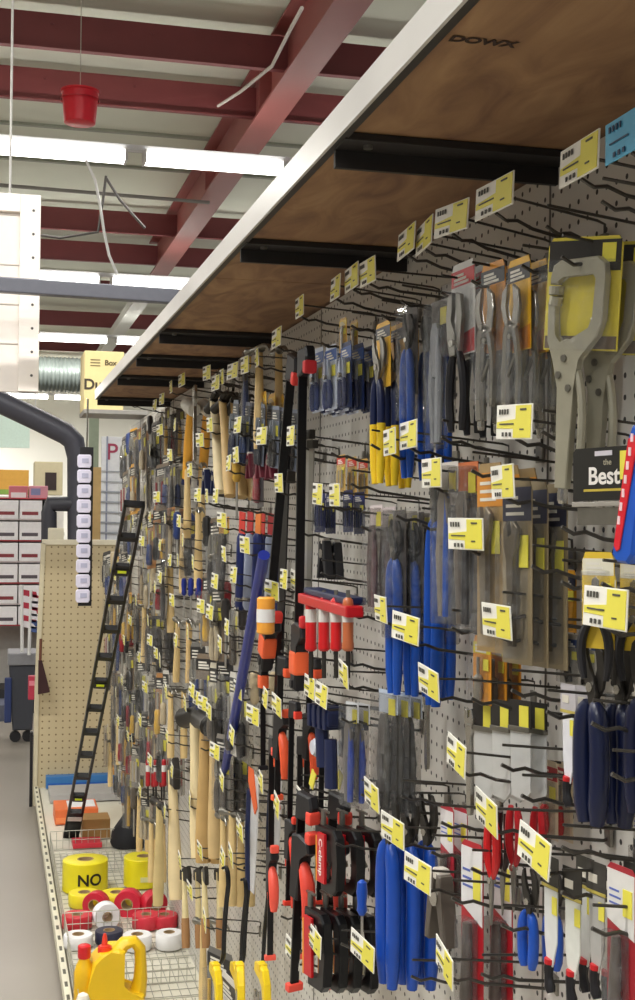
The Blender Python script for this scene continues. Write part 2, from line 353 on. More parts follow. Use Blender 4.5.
def k_snips(root, hc='c81a1e', L=.19):
    """straight snips hanging by the handles: handles up, blades down"""
    for s in (-1, 1):
        p = bez((s*.004, 0, -L*.56), (s*.026, 0, -L*.35), (s*.010, 0, 0), 8)
        MB().tube(p, [.004, .0055, .007, .0078, .008, .008, .0078, .0075, .005], 8).build('handle', mat(hc if s < 0 else hc, .35), root, True)
        MB().poly([(s*.004, -L*.52), (s*.011, -L*.62), (s*.002, -L), (-s*.004, -L*.66)], -.003 - s*.002, .001 - s*.002, .0006).build('blade', STEEL, root)
    MB().lathe([(.006, -.007), (.006, .005)], (0, 0, -L*.58), 10, 'y').build('pivot', CHROME, root)
def k_barclamp(root, L=.5, c='ee5038', grip=.78, block=False):
    MB().box(-.003, .003, -.007, .007, -L, 0, .001).build('bar', mat('1c1b1d', .35, .5), root)
    MB().poly([(-.006, .01), (.045, .012), (.052, -.004), (.048, -.018), (.02, -.03), (-.008, -.034)], -.008, .008, .003).build('fixed_jaw', BLACK, root)
    MB().box(.036, .054, -.010, .010, -.030, -.010, .004).build('upper_pad', mat(c, .45), root)
    g = -L*grip
    MB().poly([(-.014, g+.05), (.012, g+.055), (.048, g+.05), (.052, g+.034), (.02, g+.02), (.014, g-.05), (-.014, g-.05)], -.010, .010, .003).build('sliding_jaw', BLACK, root)
    MB().box(.036, .054, -.010, .010, g+.048, g+.066, .004).build('lower_pad', mat(c, .45), root)
    if block:
        MB().box(-.018, .022, -.012, .012, g-.026, g+.010, .004).build('orange_grip', mat('ee6436', .45), root)
        MB().box(-.008, .008, -.013, .013, -L-.006, -L+.006, .002).build('end_stop', BLACK, root); return
    MB().tube(bez((.012, 0, g+.01), (.05, 0, g-.02), (.042, 0, g-.085), 7), [.007, .009, .0105, .011, .011, .0105, .010, .007], 10, flat=1.1).build('pistol_grip', mat(c, .45), root, True)
    MB().tube([(-.006, 0, g+.01), (-.018, 0, g-.03), (-.014, 0, g-.07)], [.004, .006, .005], 8).build('trigger', mat(c, .45), root, True)
    MB().box(-.008, .008, -.013, .013, -L-.006, -L+.006, .002).build('end_stop', mat(c, .45), root)
def k_cframe(root, L=.13, card_=True):
    m = mat('141416', .3, .3, .1)
    o = [(-.045, 0), (.030, 0), (.046, -.014), (.050, -L*.5), (.046, -L+.014), (.030, -L), (-.03, -L), (-.03, -L+.022), (.016, -L+.022), (.026, -L+.034), (.028, -L*.5), (.024, -.034), (.014, -.022), (-.045, -.022)]
    MB().poly(o, -.010, .010, .003).build('clamp_frame', m, root)
    MB().tube([(-.036, 0, .03), (-.036, 0, -L*.55)], .006, 10).build('screw', STEEL, root, True)
    MB().tube([(-.060, 0, .028), (-.012, 0, .028)], .003, 8).build('sliding_bar', STEEL, root, True)
    MB().lathe([(.008, -L*.55), (.012, -L*.55-.008), (.012, -L*.55-.012)], (-.036, 0, 0), 12).build('swivel_pad', STEEL, root)
    if card_:
        c = MB().box(-.030, .006, -.018, -.012, -L*.85, -.012, .001).build('hang_tag', RED, root)
        MB().box(-.036, -.030, -.018, -.012, -L*.85, -.02).build('tag_edge', ORG, c)
        if card_ == 2:
            text('tag_lettering', 'C-clamp', .022, mat('efe6e6'), c, (-.012, -.0185, -L*.46), (R(90), R(90), 0), bold=.0004)
def k_hammer(root, L=.32, wood='d9bd84', head=None, grip=None, kind='claw'):
    hm = head or STEEL
    MB().tube([(0, 0, -.005), (0, 0, -L*.35), (.001, 0, -L*.62), (0, 0, -L*.85), (0, 0, -L)], [.009, .010, .013, .0145, .013], 10, flat=1.25).build('handle', mat(wood, .5, 0, .25, 14), root, True)
    if kind == 'claw':
        MB().tube([(-.055, 0, -.012), (-.046, 0, -.012), (-.04, 0, -.012), (-.015, 0, -.012), (.012, 0, -.012)], [.014, .015, .011, .010, .013], 12).build('striking_head', hm, root, True)
        for s in (-1, 1): MB().tube(bez((.008, s*.004, -.010), (.045, s*.006, 0), (.06, s*.011, -.03), 6), [.009, .008, .007, .006, .005, .004, .002], 8).build('claw', hm, root, True)
    elif kind == 'sledge':
        MB().lathe([(.018, -.055), (.023, -.05), (.020, -.03), (.020, .03), (.023, .05), (.018, .055)], (0, 0, -.015), 12, 'x').build('striking_head', hm, root, True)
    else:
        MB().poly([(-.03, .005), (.012, .012), (.05, .02), (.062, -.02), (.058, -.06), (.02, -.04), (-.03, -.038)], -.009, .009, .003).build('axe_head', hm, root)
    if grip: MB().tube([(0, 0, -L*.62), (0, 0, -L*.85), (0, 0, -L-.002)], [.0145, .016, .0145], 10, flat=1.25).build('grip', mat(grip, .5), root, True)
def k_mallet(root, L=.3, c='e8962a'):
    MB().tube([(0, 0, 0), (.004, 0, -L*.5), (0, 0, -L)], [.010, .017, .014], 12, flat=1.1).build('handle', mat(c, .45), root, True)
    MB().lathe([(.022, -.045), (.026, -.04), (.026, .04), (.022, .045)], (0, 0, -.02), 14, 'x').build('mallet_head', mat('dcd8cc'), root, True)
    MB().tube([(0, 0, -L*.95), (0, 0, -L*1.02)], .018, 12).build('end_cap', NAVY, root, True)
def k_driver(root, hc='c01820', L=.2, sc='b9b6ae'):
    MB().lathe([(.005, 0), (.012, -.006), (.0145, -.03), (.0115, -L*.3), (.014, -L*.38), (.007, -L*.44)], (0, 0, 0), 12).build('handle', mat(hc, .3), root, True)
    MB().tube([(0, 0, -L*.43), (0, 0, -L*.96), (0, 0, -L)], [.0035, .0035, .0018], 8).build('shaft', mat(sc, .3, .8), root, True)
def k_tubepack(root, c='101c44', head='c83a30', L=.22, r=.013):
    MB().poly([(-r-.004, -.04), (r+.004, -.04), (r+.004, .01), (-r-.004, .01)], -.002, .0).build('header_card', mat(head), root)
    MB().tube([(0, 0, -.04), (0, 0, -.05), (0, 0, -L+.01), (0, 0, -L)], [r*.7, r, r, r*.6], 12).build('tube_body', mat(c, .35), root, True)
    MB().tube([(0, 0, -L*.86), (0, 0, -L*.9)], r*1.06, 12).build('silver_ring', CHROME, root)
def k_redtube(root, L=.1, r=.0105, c='c81a1e'):
    MB().lathe([(r*.5, 0), (r*.9, -.004), (r, -.012), (r, -L*.82), (r*1.08, -L*.86), (r*1.08, -L*.96), (r*.7, -L)], (0, 0, 0), 14).build('handle_body', mat(c, .3), root, True)
    MB().lathe([(r*1.02, -L*.22), (r*1.02, -L*.46)], (0, 0, 0), 14, 'z', False).build('label_wrap', mat('d8d6d0', .4), root)
    MB().tube([(0, 0, 0), (0, 0, .014)], .004, 8).build('top_pin', STEEL, root)
    MB().tube([(0, 0, -L), (0, 0, -L*1.5)], .0045, 8).build('shaft', DARKST, root, True)
def k_wrench(root, L=.22, m=None):
    mm = m or CHROME
    MB().poly([(-.004, -L), (.008, -L*.985), (.010, -L*.9), (.006, -L*.28), (.013, -L*.2), (.018, -L*.1), (.013, -.002), (.006, -.006), (.006, -L*.09), (-.003, -L*.11), (-.004, -L*.03), (-.013, -L*.01), (-.016, -L*.1), (-.013, -L*.2), (-.006, -L*.27), (-.008, -L*.9)], -.005, .004, .001).build('wrench_body', mm, root)
    MB().lathe([(.005, -.010), (.005, .010)], (.004, -.001, -L*.16), 10, 'x').build('adjusting_screw', STEEL, root)
def k_prybar(root, L=.4):
    m = mat('15151a', .3, .3)
    p = bez((-.03, 0, -.01), (.0, 0, .02), (.01, 0, -.06), 5) + bez((.01, 0, -.06), (-.006, 0, -L*.55), (.004, 0, -L*.8), 5)[1:] + bez((.004, 0, -L*.8), (.01, 0, -L*.92), (-.02, 0, -L), 5)[1:]
    MB().tube(p, [.004, .006, .008] + [.009]*(len(p)-5) + [.008, .004], 8).build('bar', m, root, True)
    MB().poly([(-.034, -.014), (-.026, -.002), (-.018, .0), (-.022, -.012)], -.012, .012, .002).build('claw_end', m, root)
def k_yellowtool(root, L=.12):
    MB().poly([(-.05, 0), (-.01, .01), (.03, -.01), (.05, -.05), (.055, -L), (.03, -L), (.025, -.06), (.0, -.04), (-.03, -.035), (-.055, -.03)], -.012, .012, .004).build('tool_body', mat('f0cf1c', .35), root)
    MB().box(-.02, .01, -.014, .014, -.02, .004, .003).build('trigger', YEL, root)
def k_tape(root, c='e8c420'):
    MB().poly([(-.034, -.07), (.03, -.07), (.036, -.05), (.034, -.02), (.015, 0), (-.02, 0), (-.034, -.02)], -.016, .016, .004).build('case', mat(c, .4), root)
    MB().lathe([(.022, -.0175), (.022, .0175)], (0, 0, -.034), 16, 'y').build('side_disc', BLACK, root)
    MB().box(.028, .042, -.012, .012, -.070, -.066).build('tape_hook', STEEL, root)
def k_square(root, L=.3, c='8b8880'):
    MB().box(-.012, .012, -.001, .001, -L, 0, .0).build('blade', mat(c, .3, .6), root)
    MB().box(-.014, .02, -.006, .006, -.012, .004, .002).build('stock', DARKST, root)
def k_sawpack(root, L=.3):
    MB().poly([(-.03, 0), (.035, -.01), (.035, -L*.3), (.02, -L), (-.008, -L), (-.03, -L*.25)], 0, .003, .0006).build('blade', mat('d4d4d4', .35, .2), root)
    MB().poly([(-.035, .005), (.0, .005), (.036, -.08), (.020, -.10), (-.035, -.03)], -.003, -.0005).build('corner_label', mat('e0622c'), root)
    MB().tube([(-.026, 0, -.05), (-.03, 0, -L*.5), (-.02, 0, -L)], [.009, .010, .009], 10).build('spine', NAVY, root, True)
def k_springclamp(root, c='101c44', L=.09):
    for s in (-1, 1):
        MB().poly([(s*.004, 0), (s*.016, -.004), (s*.020, -L*.4), (s*.030, -L), (s*.018, -L), (s*.006, -L*.45), (s*.004, -L*.2)], -.010, .010, .002).build('handle', mat(c), root)
    MB().lathe([(.011, -.012), (.011, .012)], (0, 0, -L*.36), 12, 'y').build('spring', CHROME, root)
    MB().poly([(-.008, .004), (.008, .004), (.014, -.01), (-.014, -.01)], -.009, .009, .002).build('jaw_tips', mat('c9c3b8'), root)
def k_gripset(root, c='101c44'):
    MB().box(-.045, .045, -.012, .012, -.03, .0, .006).build('ribbed_head', mat(c), root)
    for k in range(4): MB().box(-.04+k*.022, -.028+k*.022, -.015, .015, -.034, .004, .002).build('rib', NAVY, root)
    MB().tube([(-.01, 0, -.03), (-.005, 0, -.1)], [.016, .014], 10, flat=.7).build('handle', mat(c), root, True)
    MB().tube([(.028, 0, -.05), (.03, 0, -.13)], [.014, .015], 10, flat=.7).build('second_handle', mat(c), root, True)
    MB().lathe([(.012, -.01), (.018, 0), (.012, .01)], (-.028, 0, -.07), 12, 'y').build('jaw_ring', mat('c8ccd6', .3), root)
    MB().box(-.018, .0, -.018, -.016, -.135, -.105, rot=Matrix.Rotation(.5, 4, 'Y')).build('price_sticker', TAGY, root)
def k_bluetool(root, L=.2):
    MB().poly([(-.024, -L+.01), (-.012, -L), (.014, -L), (.026, -L+.014), (.046, -.02), (.04, 0), (.012, 0), (.002, -.02)], -.010, .010, .004).build('handle', mat('1450b4', .3), root)
    s = MB().poly([(-.0155, -L+.024), (-.009, -L+.016), (-.001, -L+.020), (.030, -.024), (.022, -.014), (.008, -.02)], -.0125, -.0098, .001).build('red_inlay', mat('d01c2c', .3), root)
    for k in range(7): MB().box(-.004+k*.0038-.003, -.004+k*.0038+.003, -.0135, -.0125, -L*.72+k*.02, -L*.72+k*.02+.012).build('white_mark', mat('e6c8cc'), s)
PW = 215
# ------------------------------------------------------------------ placing
MIN = {}
def tree_of(o): return (o, [tree_of(c) for c in list(o.children)])
def tcopy(t, parent=None):
    c = t[0].copy(); COL.objects.link(c)
    if parent: c.parent = parent
    for k in t[1]: tcopy(k, c)
    return c
def extent(t, m=Matrix()):
    lo, hi = 1e9, -1e9
    for o, ks in t[1]:
        mm = m @ Matrix.Translation(o.location) @ o.rotation_euler.to_matrix().to_4x4()
        if o.type == 'MESH':
            for v in o.data.vertices:
                q = (mm @ v.co).z; lo = min(lo, q); hi = max(hi, q)
        a_, b_ = extent((o, ks), mm); lo = min(lo, a_); hi = max(hi, b_)
    return lo, hi
_proto = {}
ORD = ['nearest the aisle', 'second in from the aisle', 'third in from the aisle', 'fourth in from the aisle', 'fifth in from the aisle', 'sixth in from the aisle']
def place(fn, args, px, yt, yb, label, cat, name, n=1, X=XT, pitch=.02, dxb=0, wob=3, scx=1.0, grp=None, yaw=9):
    key = (fn.__name__, tuple(sorted(args.items(), key=str)).__repr__())
    first = key not in _proto
    if first:
        root = empty(name); fn(root, **args); t = tree_of(root); _proto[key] = (t, extent(t))
    t, (lo, hi) = _proto[key]
    T = PX(px, yt, X); B = PX(px + dxb, yb, X); L = (T - B).length; s = L / (hi - lo)
    ang = math.atan2(T.y - B.y, T.z - B.z)          # lean within the wall plane
    room = .692 - X
    if n > 1: pitch = min(pitch, room / (n - .3))
    out = []
    for i in range(n):
        o = t[0] if (first and i == 0) else tcopy(t)
        o.name = name
        up = (T - B).normalized()
        o.location = T - up * hi * s + Vector((i * pitch, random.uniform(-.002, .002) * (i > 0), -.003 * i))
        o.rotation_mode = 'XYZ'
        o.rotation_euler = (Matrix.Rotation(-ang, 4, 'X') @ Matrix.Rotation(R(-90 + yaw + random.uniform(-wob, wob)), 4, 'Z')).to_euler()
        o.scale = (s * scx, s, s)
        for k in ('label', 'group', 'category', 'kind'):
            if k in o: del o[k]
        tag(o, label if n == 1 else label + ', ' + ORD[i], cat, grp or (cat + 's sharing one hook' if n > 1 else None))
        out.append(o)
    return out
LAND = []       # landmarks for the labels: (px, py, phrase)
def where(px, py, used, head, mw=16):
    """says where a small thing is by the nearest things one can find"""
    ls = sorted(LAND, key=lambda l: math.hypot(l[0] - px, l[1] - py))
    def rel(l):
        dx, dy = px - l[0], py - l[1]; d = math.hypot(dx, dy); far = 'just ' if d < 22 else ('well ' if d > 60 else '')
        if abs(dx) > abs(dy) * .9: return far + ('right of ' if dx > 0 else 'left of ') + l[2]
        return far + ('below ' if dy > 0 else 'above ') + l[2]
    for i in range(len(ls[:7])):
        c = f'{head} {rel(ls[i])}'
        if c not in used and len(c.split()) <= mw: used.add(c); return c
    for i in range(5):
        for j in range(i + 1, 9):
            c = f'{head} {rel(ls[i])}, {rel(ls[j])}'
            if c not in used and len(c.split()) <= mw: used.add(c); return c
    c = f'{head} {rel(ls[0])}'; return c
# ------------------------------------------------------------------ the setting
fl = mat('8f887e', .32, 0, .14, 1.6); struct('floor', MB().box(-16, 6, -5, 42, -.1, 0), fl)
roofm = mat('dcdfd0', .8, 0, .12, .8)
rf = MB(); rf.box(-16, 8, 4, 42, H+4.05, H+4.15)
struct('ceiling', rf, roofm)
for k, (yy) in enumerate((13.9, 15.3, 21, 24.5)): struct('ceiling_seam', MB().box(-16, 8, yy, yy+.06, H+4.02, H+4.05), mat('9a9e90', .8))
struct('wall_far', MB().box(-16, 8, 40, 40.2, 0, H+4.1), mat('f0efe8', .8, 0, .04, 1))
struct('wall_left', MB().box(-14.2, -14, -5, 40, 0, H+4.1), mat('dcd8cc', .8, 0, .04, 1))
beam = mat('7c3a3c', .55, 0, .15, 3)
for k, yy in enumerate((10.55, 11.9, 17.3, 19.4, 22.6, 26.3, 30.5, 34.5)):
    m_ = MB(); m_.box(-14, 8, yy, yy+.012, H+3.68, H+3.95); m_.box(-14, 8, yy-.07, yy, H+3.66, H+3.672); m_.box(-14, 8, yy, yy+.08, H+3.95, H+3.962)
    for q in range(10): m_.lathe([(.014, -.012), (.014, 0)], (-5.2+q*.8, yy, H+3.88), 6, 'y')
    struct('ceiling_purlin', m_, beam)
r_ = MB(); r_.box(2.21, 2.47, 3.6, 19.5, H+3.5, H+3.525); r_.box(2.33, 2.345, 3.6, 19.5, H+3.52, H+4.0); r_.box(2.21, 2.47, 3.6, 19.5, H+4.0, H+4.02)
for yy in (8.2, 11.2, 14.2): r_.box(2.22, 2.46, yy, yy+.015, H+3.52, H+4.0)
struct('ceiling_rafter', r_, mat('9a5652', .5, 0, .15, 2))
struct('ceiling_rafter_far', MB().box(2.2, 2.45, 21.2, 33, H+3.45, H+3.6), mat('d8d8d2', .6))
for p0, p1, rr in (((1.2, 8.2, H+3.35), (2.9, 7.7, H+3.75), .03), ((-4, 12.5, H+3.45), (2.3, 12.4, H+3.42), .015), ((-4, 14.2, H+3.5), (2.3, 14.4, H+3.46), .02), ((2.7, 7, H+3.3), (2.7, 14, H+3.3), .02)):
    o = MB().tube([p0, p1], rr, 8).build('conduit_pipe', mat('8d8a86', .4, .4), None, True); o['kind'] = 'structure'
# fluorescent fixtures
tubem = mat('fffdf6', .4, 0, 0, 1, 1, 9.0)
def fixture(x0, y, zr, label, n=2, seg=1.24, power=60, light=True, name='fluorescent_light'):
    t = empty(name, (x0, y, H+zr)); tag(t, label, 'ceiling light', 'suspended fluorescent lights')
    Lt = n * seg + (n - 1) * .12
    MB().poly([(0, 0), (Lt, 0), (Lt, .05), (0, .05)], -.035, .035, .004).build('reflector', mat('d9dadc', .5, 0, .03), t)
    for k in range(n):
        xs = k * (seg + .12)
        for d in (-.055, .055):
            MB().lathe([(.045, xs+.03), (.045, xs+seg-.03)], (0, d, -.055), 12, 'x').build('lamp_tube', tubem, t, True)  # tubes widened so their shape stands in for lamp bloom
        for e in (xs + .01, xs + seg - .03): MB().box(e, e+.022, -.10, .10, -.10, .0, .003).build('lamp_holder', mat('e6e6e6', .5), t)
    for xw in (.5, Lt - .5): MB().tube([(xw, 0, .05), (xw, 0, 4.05 - zr)], .006, 6).build('hanging_wire', STEEL, t)
    if light:
        ld = bpy.data.lights.new('fluorescent_glow', 'AREA'); ld.shape = 'RECTANGLE'; ld.size = Lt; ld.size_y = .16; ld.energy = power; ld.color = (1, .975, .93)
        lo = bpy.data.objects.new('fluorescent_glow', ld); COL.objects.link(lo); lo.parent = t; lo.location = (Lt/2, 0, -.11)
    return t
FZ = 3.05
def fix_at(px_joint, py, lab, nleft, nright, pw):
    # the joint between two tubes is at the given pixel
    d = ray(px_joint, py); s = FZ / d.z; p = d * s
    fixture(p.x - .06 - nleft * 1.36 + .06, p.y, FZ, lab, nleft + nright, 1.24, pw)
fix_at(142, 152, 'nearest glowing fluorescent light, running behind the red bucket', 2, 2, 150)
fix_at(110, 277, 'second glowing fluorescent light, partly behind the white hanging panel', 2, 2, 120)
fix_at(115, 338, 'third fluorescent light, above the round silver duct', 2, 2, 120)
fix_at(105, 397, 'farthest fluorescent light, below the round silver duct', 2, 2, 120)
for k, (xx, yy) in enumerate(((-3.2, 1.0), (-3.2, 4.2), (-3.2, -2.0), (-9, 8), (-9, 16), (-5, 33), (-5, 37))):  # unseen overhead fixtures; the last two are added to brighten the far wall
    fixture(xx, yy, FZ, ['fluorescent light overhead in the middle of the aisle', 'fluorescent light overhead before the red bucket', 'fluorescent light overhead behind the viewer', 'fluorescent light over the next aisle, nearer', 'fluorescent light over the next aisle, farther', 'added unseen fluorescent light before the far white wall', 'added unseen fluorescent light closest to the far white wall'][k], 4 if k < 3 else 3, 1.24, PW if k < 5 else PW * 2.6)
# canopy shelf
def ply():
    m = bpy.data.materials.new('plywood'); m.use_nodes = True; nt = m.node_tree; b = nt.nodes['Principled BSDF']
    tc = nt.nodes.new('ShaderNodeTexCoord'); mp = nt.nodes.new('ShaderNodeMapping'); mp.inputs['Scale'].default_value = (10, 3.2, 4)
    n = nt.nodes.new('ShaderNodeTexNoise'); n.inputs['Scale'].default_value = 1.4; n.inputs['Detail'].default_value = 8; n.inputs['Distortion'].default_value = 1.6
    r = nt.nodes.new('ShaderNodeValToRGB'); e = r.color_ramp.elements; e[0].position = .3; e[0].color = lin('70503a'); e[1].position = .75; e[1].color = lin('a5835f')
    q = r.color_ramp.elements.new(.5); q.color = lin('8c6a4b')
    nt.links.new(tc.outputs['Object'], mp.inputs[0]); nt.links.new(mp.outputs[0], n.inputs['Vector']); nt.links.new(n.outputs['Fac'], r.inputs[0]); nt.links.new(r.outputs[0], b.inputs['Base Color']); b.inputs['Roughness'].default_value = .7
    return m
ZC = H + .452; XO = .397; YE = 5.35
cn = empty('canopy_shelf', (XO, 0, ZC)); tag(cn, 'long overhead plywood shelf with a bright metal edge above the tool wall', 'shelf')
PLY = ply()
seams = [-.6, .12, 2.52, 3.74, YE]
for k in range(len(seams) - 1): MB().box(.004, .33, seams[k]+.0015, seams[k+1]-.0015, .006, .022).build('plywood_board', PLY, cn)
MB().box(-.004, .0, -.6, YE, -.002, .036).build('metal_edge', mat('d2d0cc', .3, .25, .25, 3), cn)
MB().box(.0, .010, -.6, YE, -.002, .002).build('edge_shadow_flange', mat('2a2725', .5), cn)  # flange coloured dark to paint the shadow line inside the metal edge
for k, yy in enumerate((.45, 1.50, 2.13, 3.25, 3.80, 4.40, 5.28)):
    m_ = MB(); m_.box(.006, .32, yy, yy+.055, -.004, .0055, .001); m_.box(.006, .32, yy+.047, yy+.055, -.026, -.004)
    bk = m_.build('cross_bar', mat('1b1716', .55), cn)
    MB().lathe([(.006, -.008), (.006, -.003)], (.04, yy+.02, 0), 8).build('bolt', STEEL, bk)
stamp = text('stamped_lettering', 'DOWX', .0205, mat('2c180e', .8), cn, (0, 0, 0), (R(180), 0, 0), 1.0, .0001, .0008)
p_ = PZ(483, 42, ZC+.005) - Vector((XO, 0, ZC)); stamp.location = p_
# pegboard wall
wl = struct('wall_right', MB().box(W, W+.02, -.8, 6.9, .02, ZC).box(W, W+.02, 6.9, 7.62, .02, H-.2), peg_mat('dcdcda', axes='yz'))
for k, yy in enumerate((.35, 1.57, 2.79, 4.01, 5.23, 6.45)):
    struct(f'trim_{k+1}', MB().box(W-.0015, W, yy-.0015, yy+.0015, .1, ZC-.002), mat('6b675f', .5))
# base deck
dk = empty('base_deck', (0, 0, 0)); tag(dk, 'long low cream base shelf along the foot of the tool wall', 'shelf')
XL = .2555; ZD = .10
MB().box(XL+.02, W, -.6, 7.6, ZD-.02, ZD).build('deck_plate', mat('d6d2c2', .45, 0, .05), dk)
MB().box(XL+.015, XL+.03, -.6, 7.6, 0, ZD-.02).build('kick_plate', mat('8d8677', .5), dk)
rl = MB().box(XL-.012, XL+.012, -.6, 7.6, ZD-.035, ZD+.012, .004).build('front_rail', mat('d9d4bd', .4, 0, .06), dk)
sl = MB()
for k in range(60): sl.box(XL-.006, XL+.004, .4+k*.12, .4+k*.12+.045, ZD+.0118, ZD+.0128)
sl.build('rail_slots', mat('4c4a3a'), rl)
wm = mat('cfcdc2', .3, .4)
g = MB()
for k in range(14): g.tube([(XL+.03+k*.03, 2.5, ZD+.004), (XL+.03+k*.03, 6.1, ZD+.004)], .0012, 5)
for k in range(60): g.tube([(XL+.02, 2.6+k*.06, ZD+.004), (W-.01, 2.6+k*.06, ZD+.004)], .0012, 5)
g.build('wire_grid', mat('9a988c', .3, .5), dk)
def fence(y, h, label):
    g = MB(); x0, x1 = XL+.02, W-.02
    for k in range(3): g.tube([(x0, y, ZD+.004+h*k/2), (x1, y, ZD+.004+h*k/2)], .0018, 6)
    for k in range(15): xx = x0+(x1-x0)*k/14; g.tube([(xx, y, ZD), (xx, y, ZD+h)], .0014, 5)
    o = g.build('wire_divider', mat('b9b7aa', .3, .5)); tag(o, label, 'shelf divider', 'wire dividers on the base shelf')
FY = [(3.98, 'wire divider standing nearest, beside the yellow jug'), (4.35, 'wire divider behind the yellow jug, before the white tape rolls'), (4.9, 'wire divider between red tape rolls and yellow tape rolls'), (5.75, 'wire divider behind the two large yellow tape rolls'), (6.15, 'farthest wire divider, before the leaning black level')]
for yy, lb in FY: fence(yy, .085, lb)
g = MB()
for k in range(3): g.tube([(XL+.022, 3.6, ZD+.004+.035*k), (XL+.022, 6.2, ZD+.004+.035*k)], .0015, 5)
for k in range(66): g.tube([(XL+.022, 3.6+k*.04, ZD), (XL+.022, 3.6+k*.04, ZD+.075)], .0012, 5)
tag(g.build('wire_front_fence', mat('c9c7ba', .3, .5)), 'low wire fence along the front rail of the base shelf', 'wire fence')
# end panel
ep = empty('end_panel', (0, 7.55, 0)); tag(ep, 'tan pegboard display panel standing behind the far end of base shelf', 'display panel')
pa, pb = PY(46, 545, 7.5), PY(117, 545, 7.5)
MB().poly([(pa.x-.03, ZD), (pb.x, ZD), (pb.x, pa.z), (pa.x, pa.z), (pa.x-.025, ZD+.6)], 0, .02).build('pegboard_sheet', peg_mat('c9bb98', .0254*1.5, .005, 'xz', '7c6a4c', (0, 'bba985')), ep)
MB().box(pa.x-.02, pb.x, -.012, .03, pa.z, pa.z+.03, .003).build('top_rail', mat('ddd5bd', .4), ep)
MB().poly([(pa.x-.055, 0), (pa.x-.03, 0), (pa.x-.025, ZD+.6), (pa.x, pa.z+.01), (pa.x-.025, pa.z+.01), (pa.x-.05, ZD+.6)], -.012, .03, .002).build('side_post', mat('cfc5a8', .4), ep)
MB().box(pa.x-.072, pa.x-.056, -.02, .02, 0, .42).build('dark_upright', BLACK, ep)
ts = MB().box(PY(84, 400, 6.3).x, W+.02, 6.28, 6.62, ZC+.01, ZC+.03, .002).build('rear_top_shelf', mat('8d8a84', .5)); tag(ts, 'short steel top shelf carrying the cream carton beyond the plywood shelf', 'shelf')
# carton on it
def carton():
    a_, b_ = PY(84, 400, 6.3), PY(124, 352, 6.3)
    t = empty('carton', (a_.x, 6.3, ZC+.03)); w = b_.x - a_.x; h = b_.z - (ZC+.03); tag(t, 'cream cardboard carton with dark lettering standing above the plywood shelf end', 'box')
    bd = MB().box(0, w, 0, .3, 0, h, .003).build('carton_body', mat('e2cf94', .6, 0, .06), t)
    MB().box(0, w, .13, .18, h, h+.002).build('packing_tape', mat('c9b37c', .3), bd)
    text('carton_lettering', 'Du', .07, mat('3a3020'), bd, (w*.22, -.002, h*.42), bold=.002)
    text('corner_lettering', 'Box', .035, mat('5a4c2c'), bd, (w*.66, -.002, h*.80), bold=.001)
    m_ = MB()
    for k in range(3): m_.box(w*.15, w*.4, -.002, 0, h*(.74+.05*k), h*(.755+.05*k))
    m_.build('printed_lines', mat('6a5c38'), bd)
carton()
# ------------------------------------------------------------------ hanging things over the aisle
def bucket():
    c = PY(80, 107, 9.2); t = empty('red_bucket', c); t.scale = (.92, .92, .84); tag(t, 'red plastic bucket hanging above the nearest fluorescent light', 'bucket')
    b = MB().lathe([(.112, -.14), (.118, -.135), (.138, .115), (.146, .118), (.146, .135), (.136, .135), (.130, .10), (.108, -.12)], (0, 0, 0), 28).build('bucket_body', mat('d8182c', .35, 0, .06), t, True)
    MB().lathe([(.1475, .05), (.1475, .062)], (0, 0, 0), 28, 'z', False).build('rim_band', mat('c01828', .35), b)
    MB().tube([(-.14, 0, .12)] + [(-.14*math.cos(k*math.pi/8), 0, .12 + .04*math.sin(k*math.pi/8)) for k in range(1, 8)] + [(.14, 0, .12)], .004, 6).build('bail_handle', STEEL, t)
    MB().tube([(0, 0, .16), (0, 0, (H+4.0-c.z)/.84)], .004, 6).build('hanging_cord', mat('b9b4a8'), t)
bucket()
pts = [PY(*q) for q in ((86, 160, 9.4), (95, 180, 9.4), (100, 205, 9.4), (104, 232, 9.4), (109, 255, 9.4), (117, 274, 9.4))]
tag(MB().tube(pts, .010, 8).build('dangling_cable', mat('eeeeec', .4), None, True), 'white cord hanging down from the nearest fluorescent light', 'cord')
for pp, lb in ((((106, 176, 10.8), (103, 200, 10.8), (98, 232, 10.8), (60, 238, 10.8), (20, 232, 10.8)), 'dark cable looping below the nearest light toward the white panel'), (((106, 178, 10.9), (120, 200, 10.9), (145, 228, 10.9)), 'dark cable slanting down right from the nearest light'), (((218, 106, 11), (240, 92, 9.5), (272, 66, 8.5), (290, 30, 7.5), (302, 8, 7)), 'thin pale cable rising along the red ceiling rafter')):
    q = [PY(*a_) for a_ in pp]; tag(MB().tube(q, .012, 6).build('ceiling_cable', mat('5a5652' if 'dark' in lb else 'cfc4bc', .5), None, True), lb, 'cable')
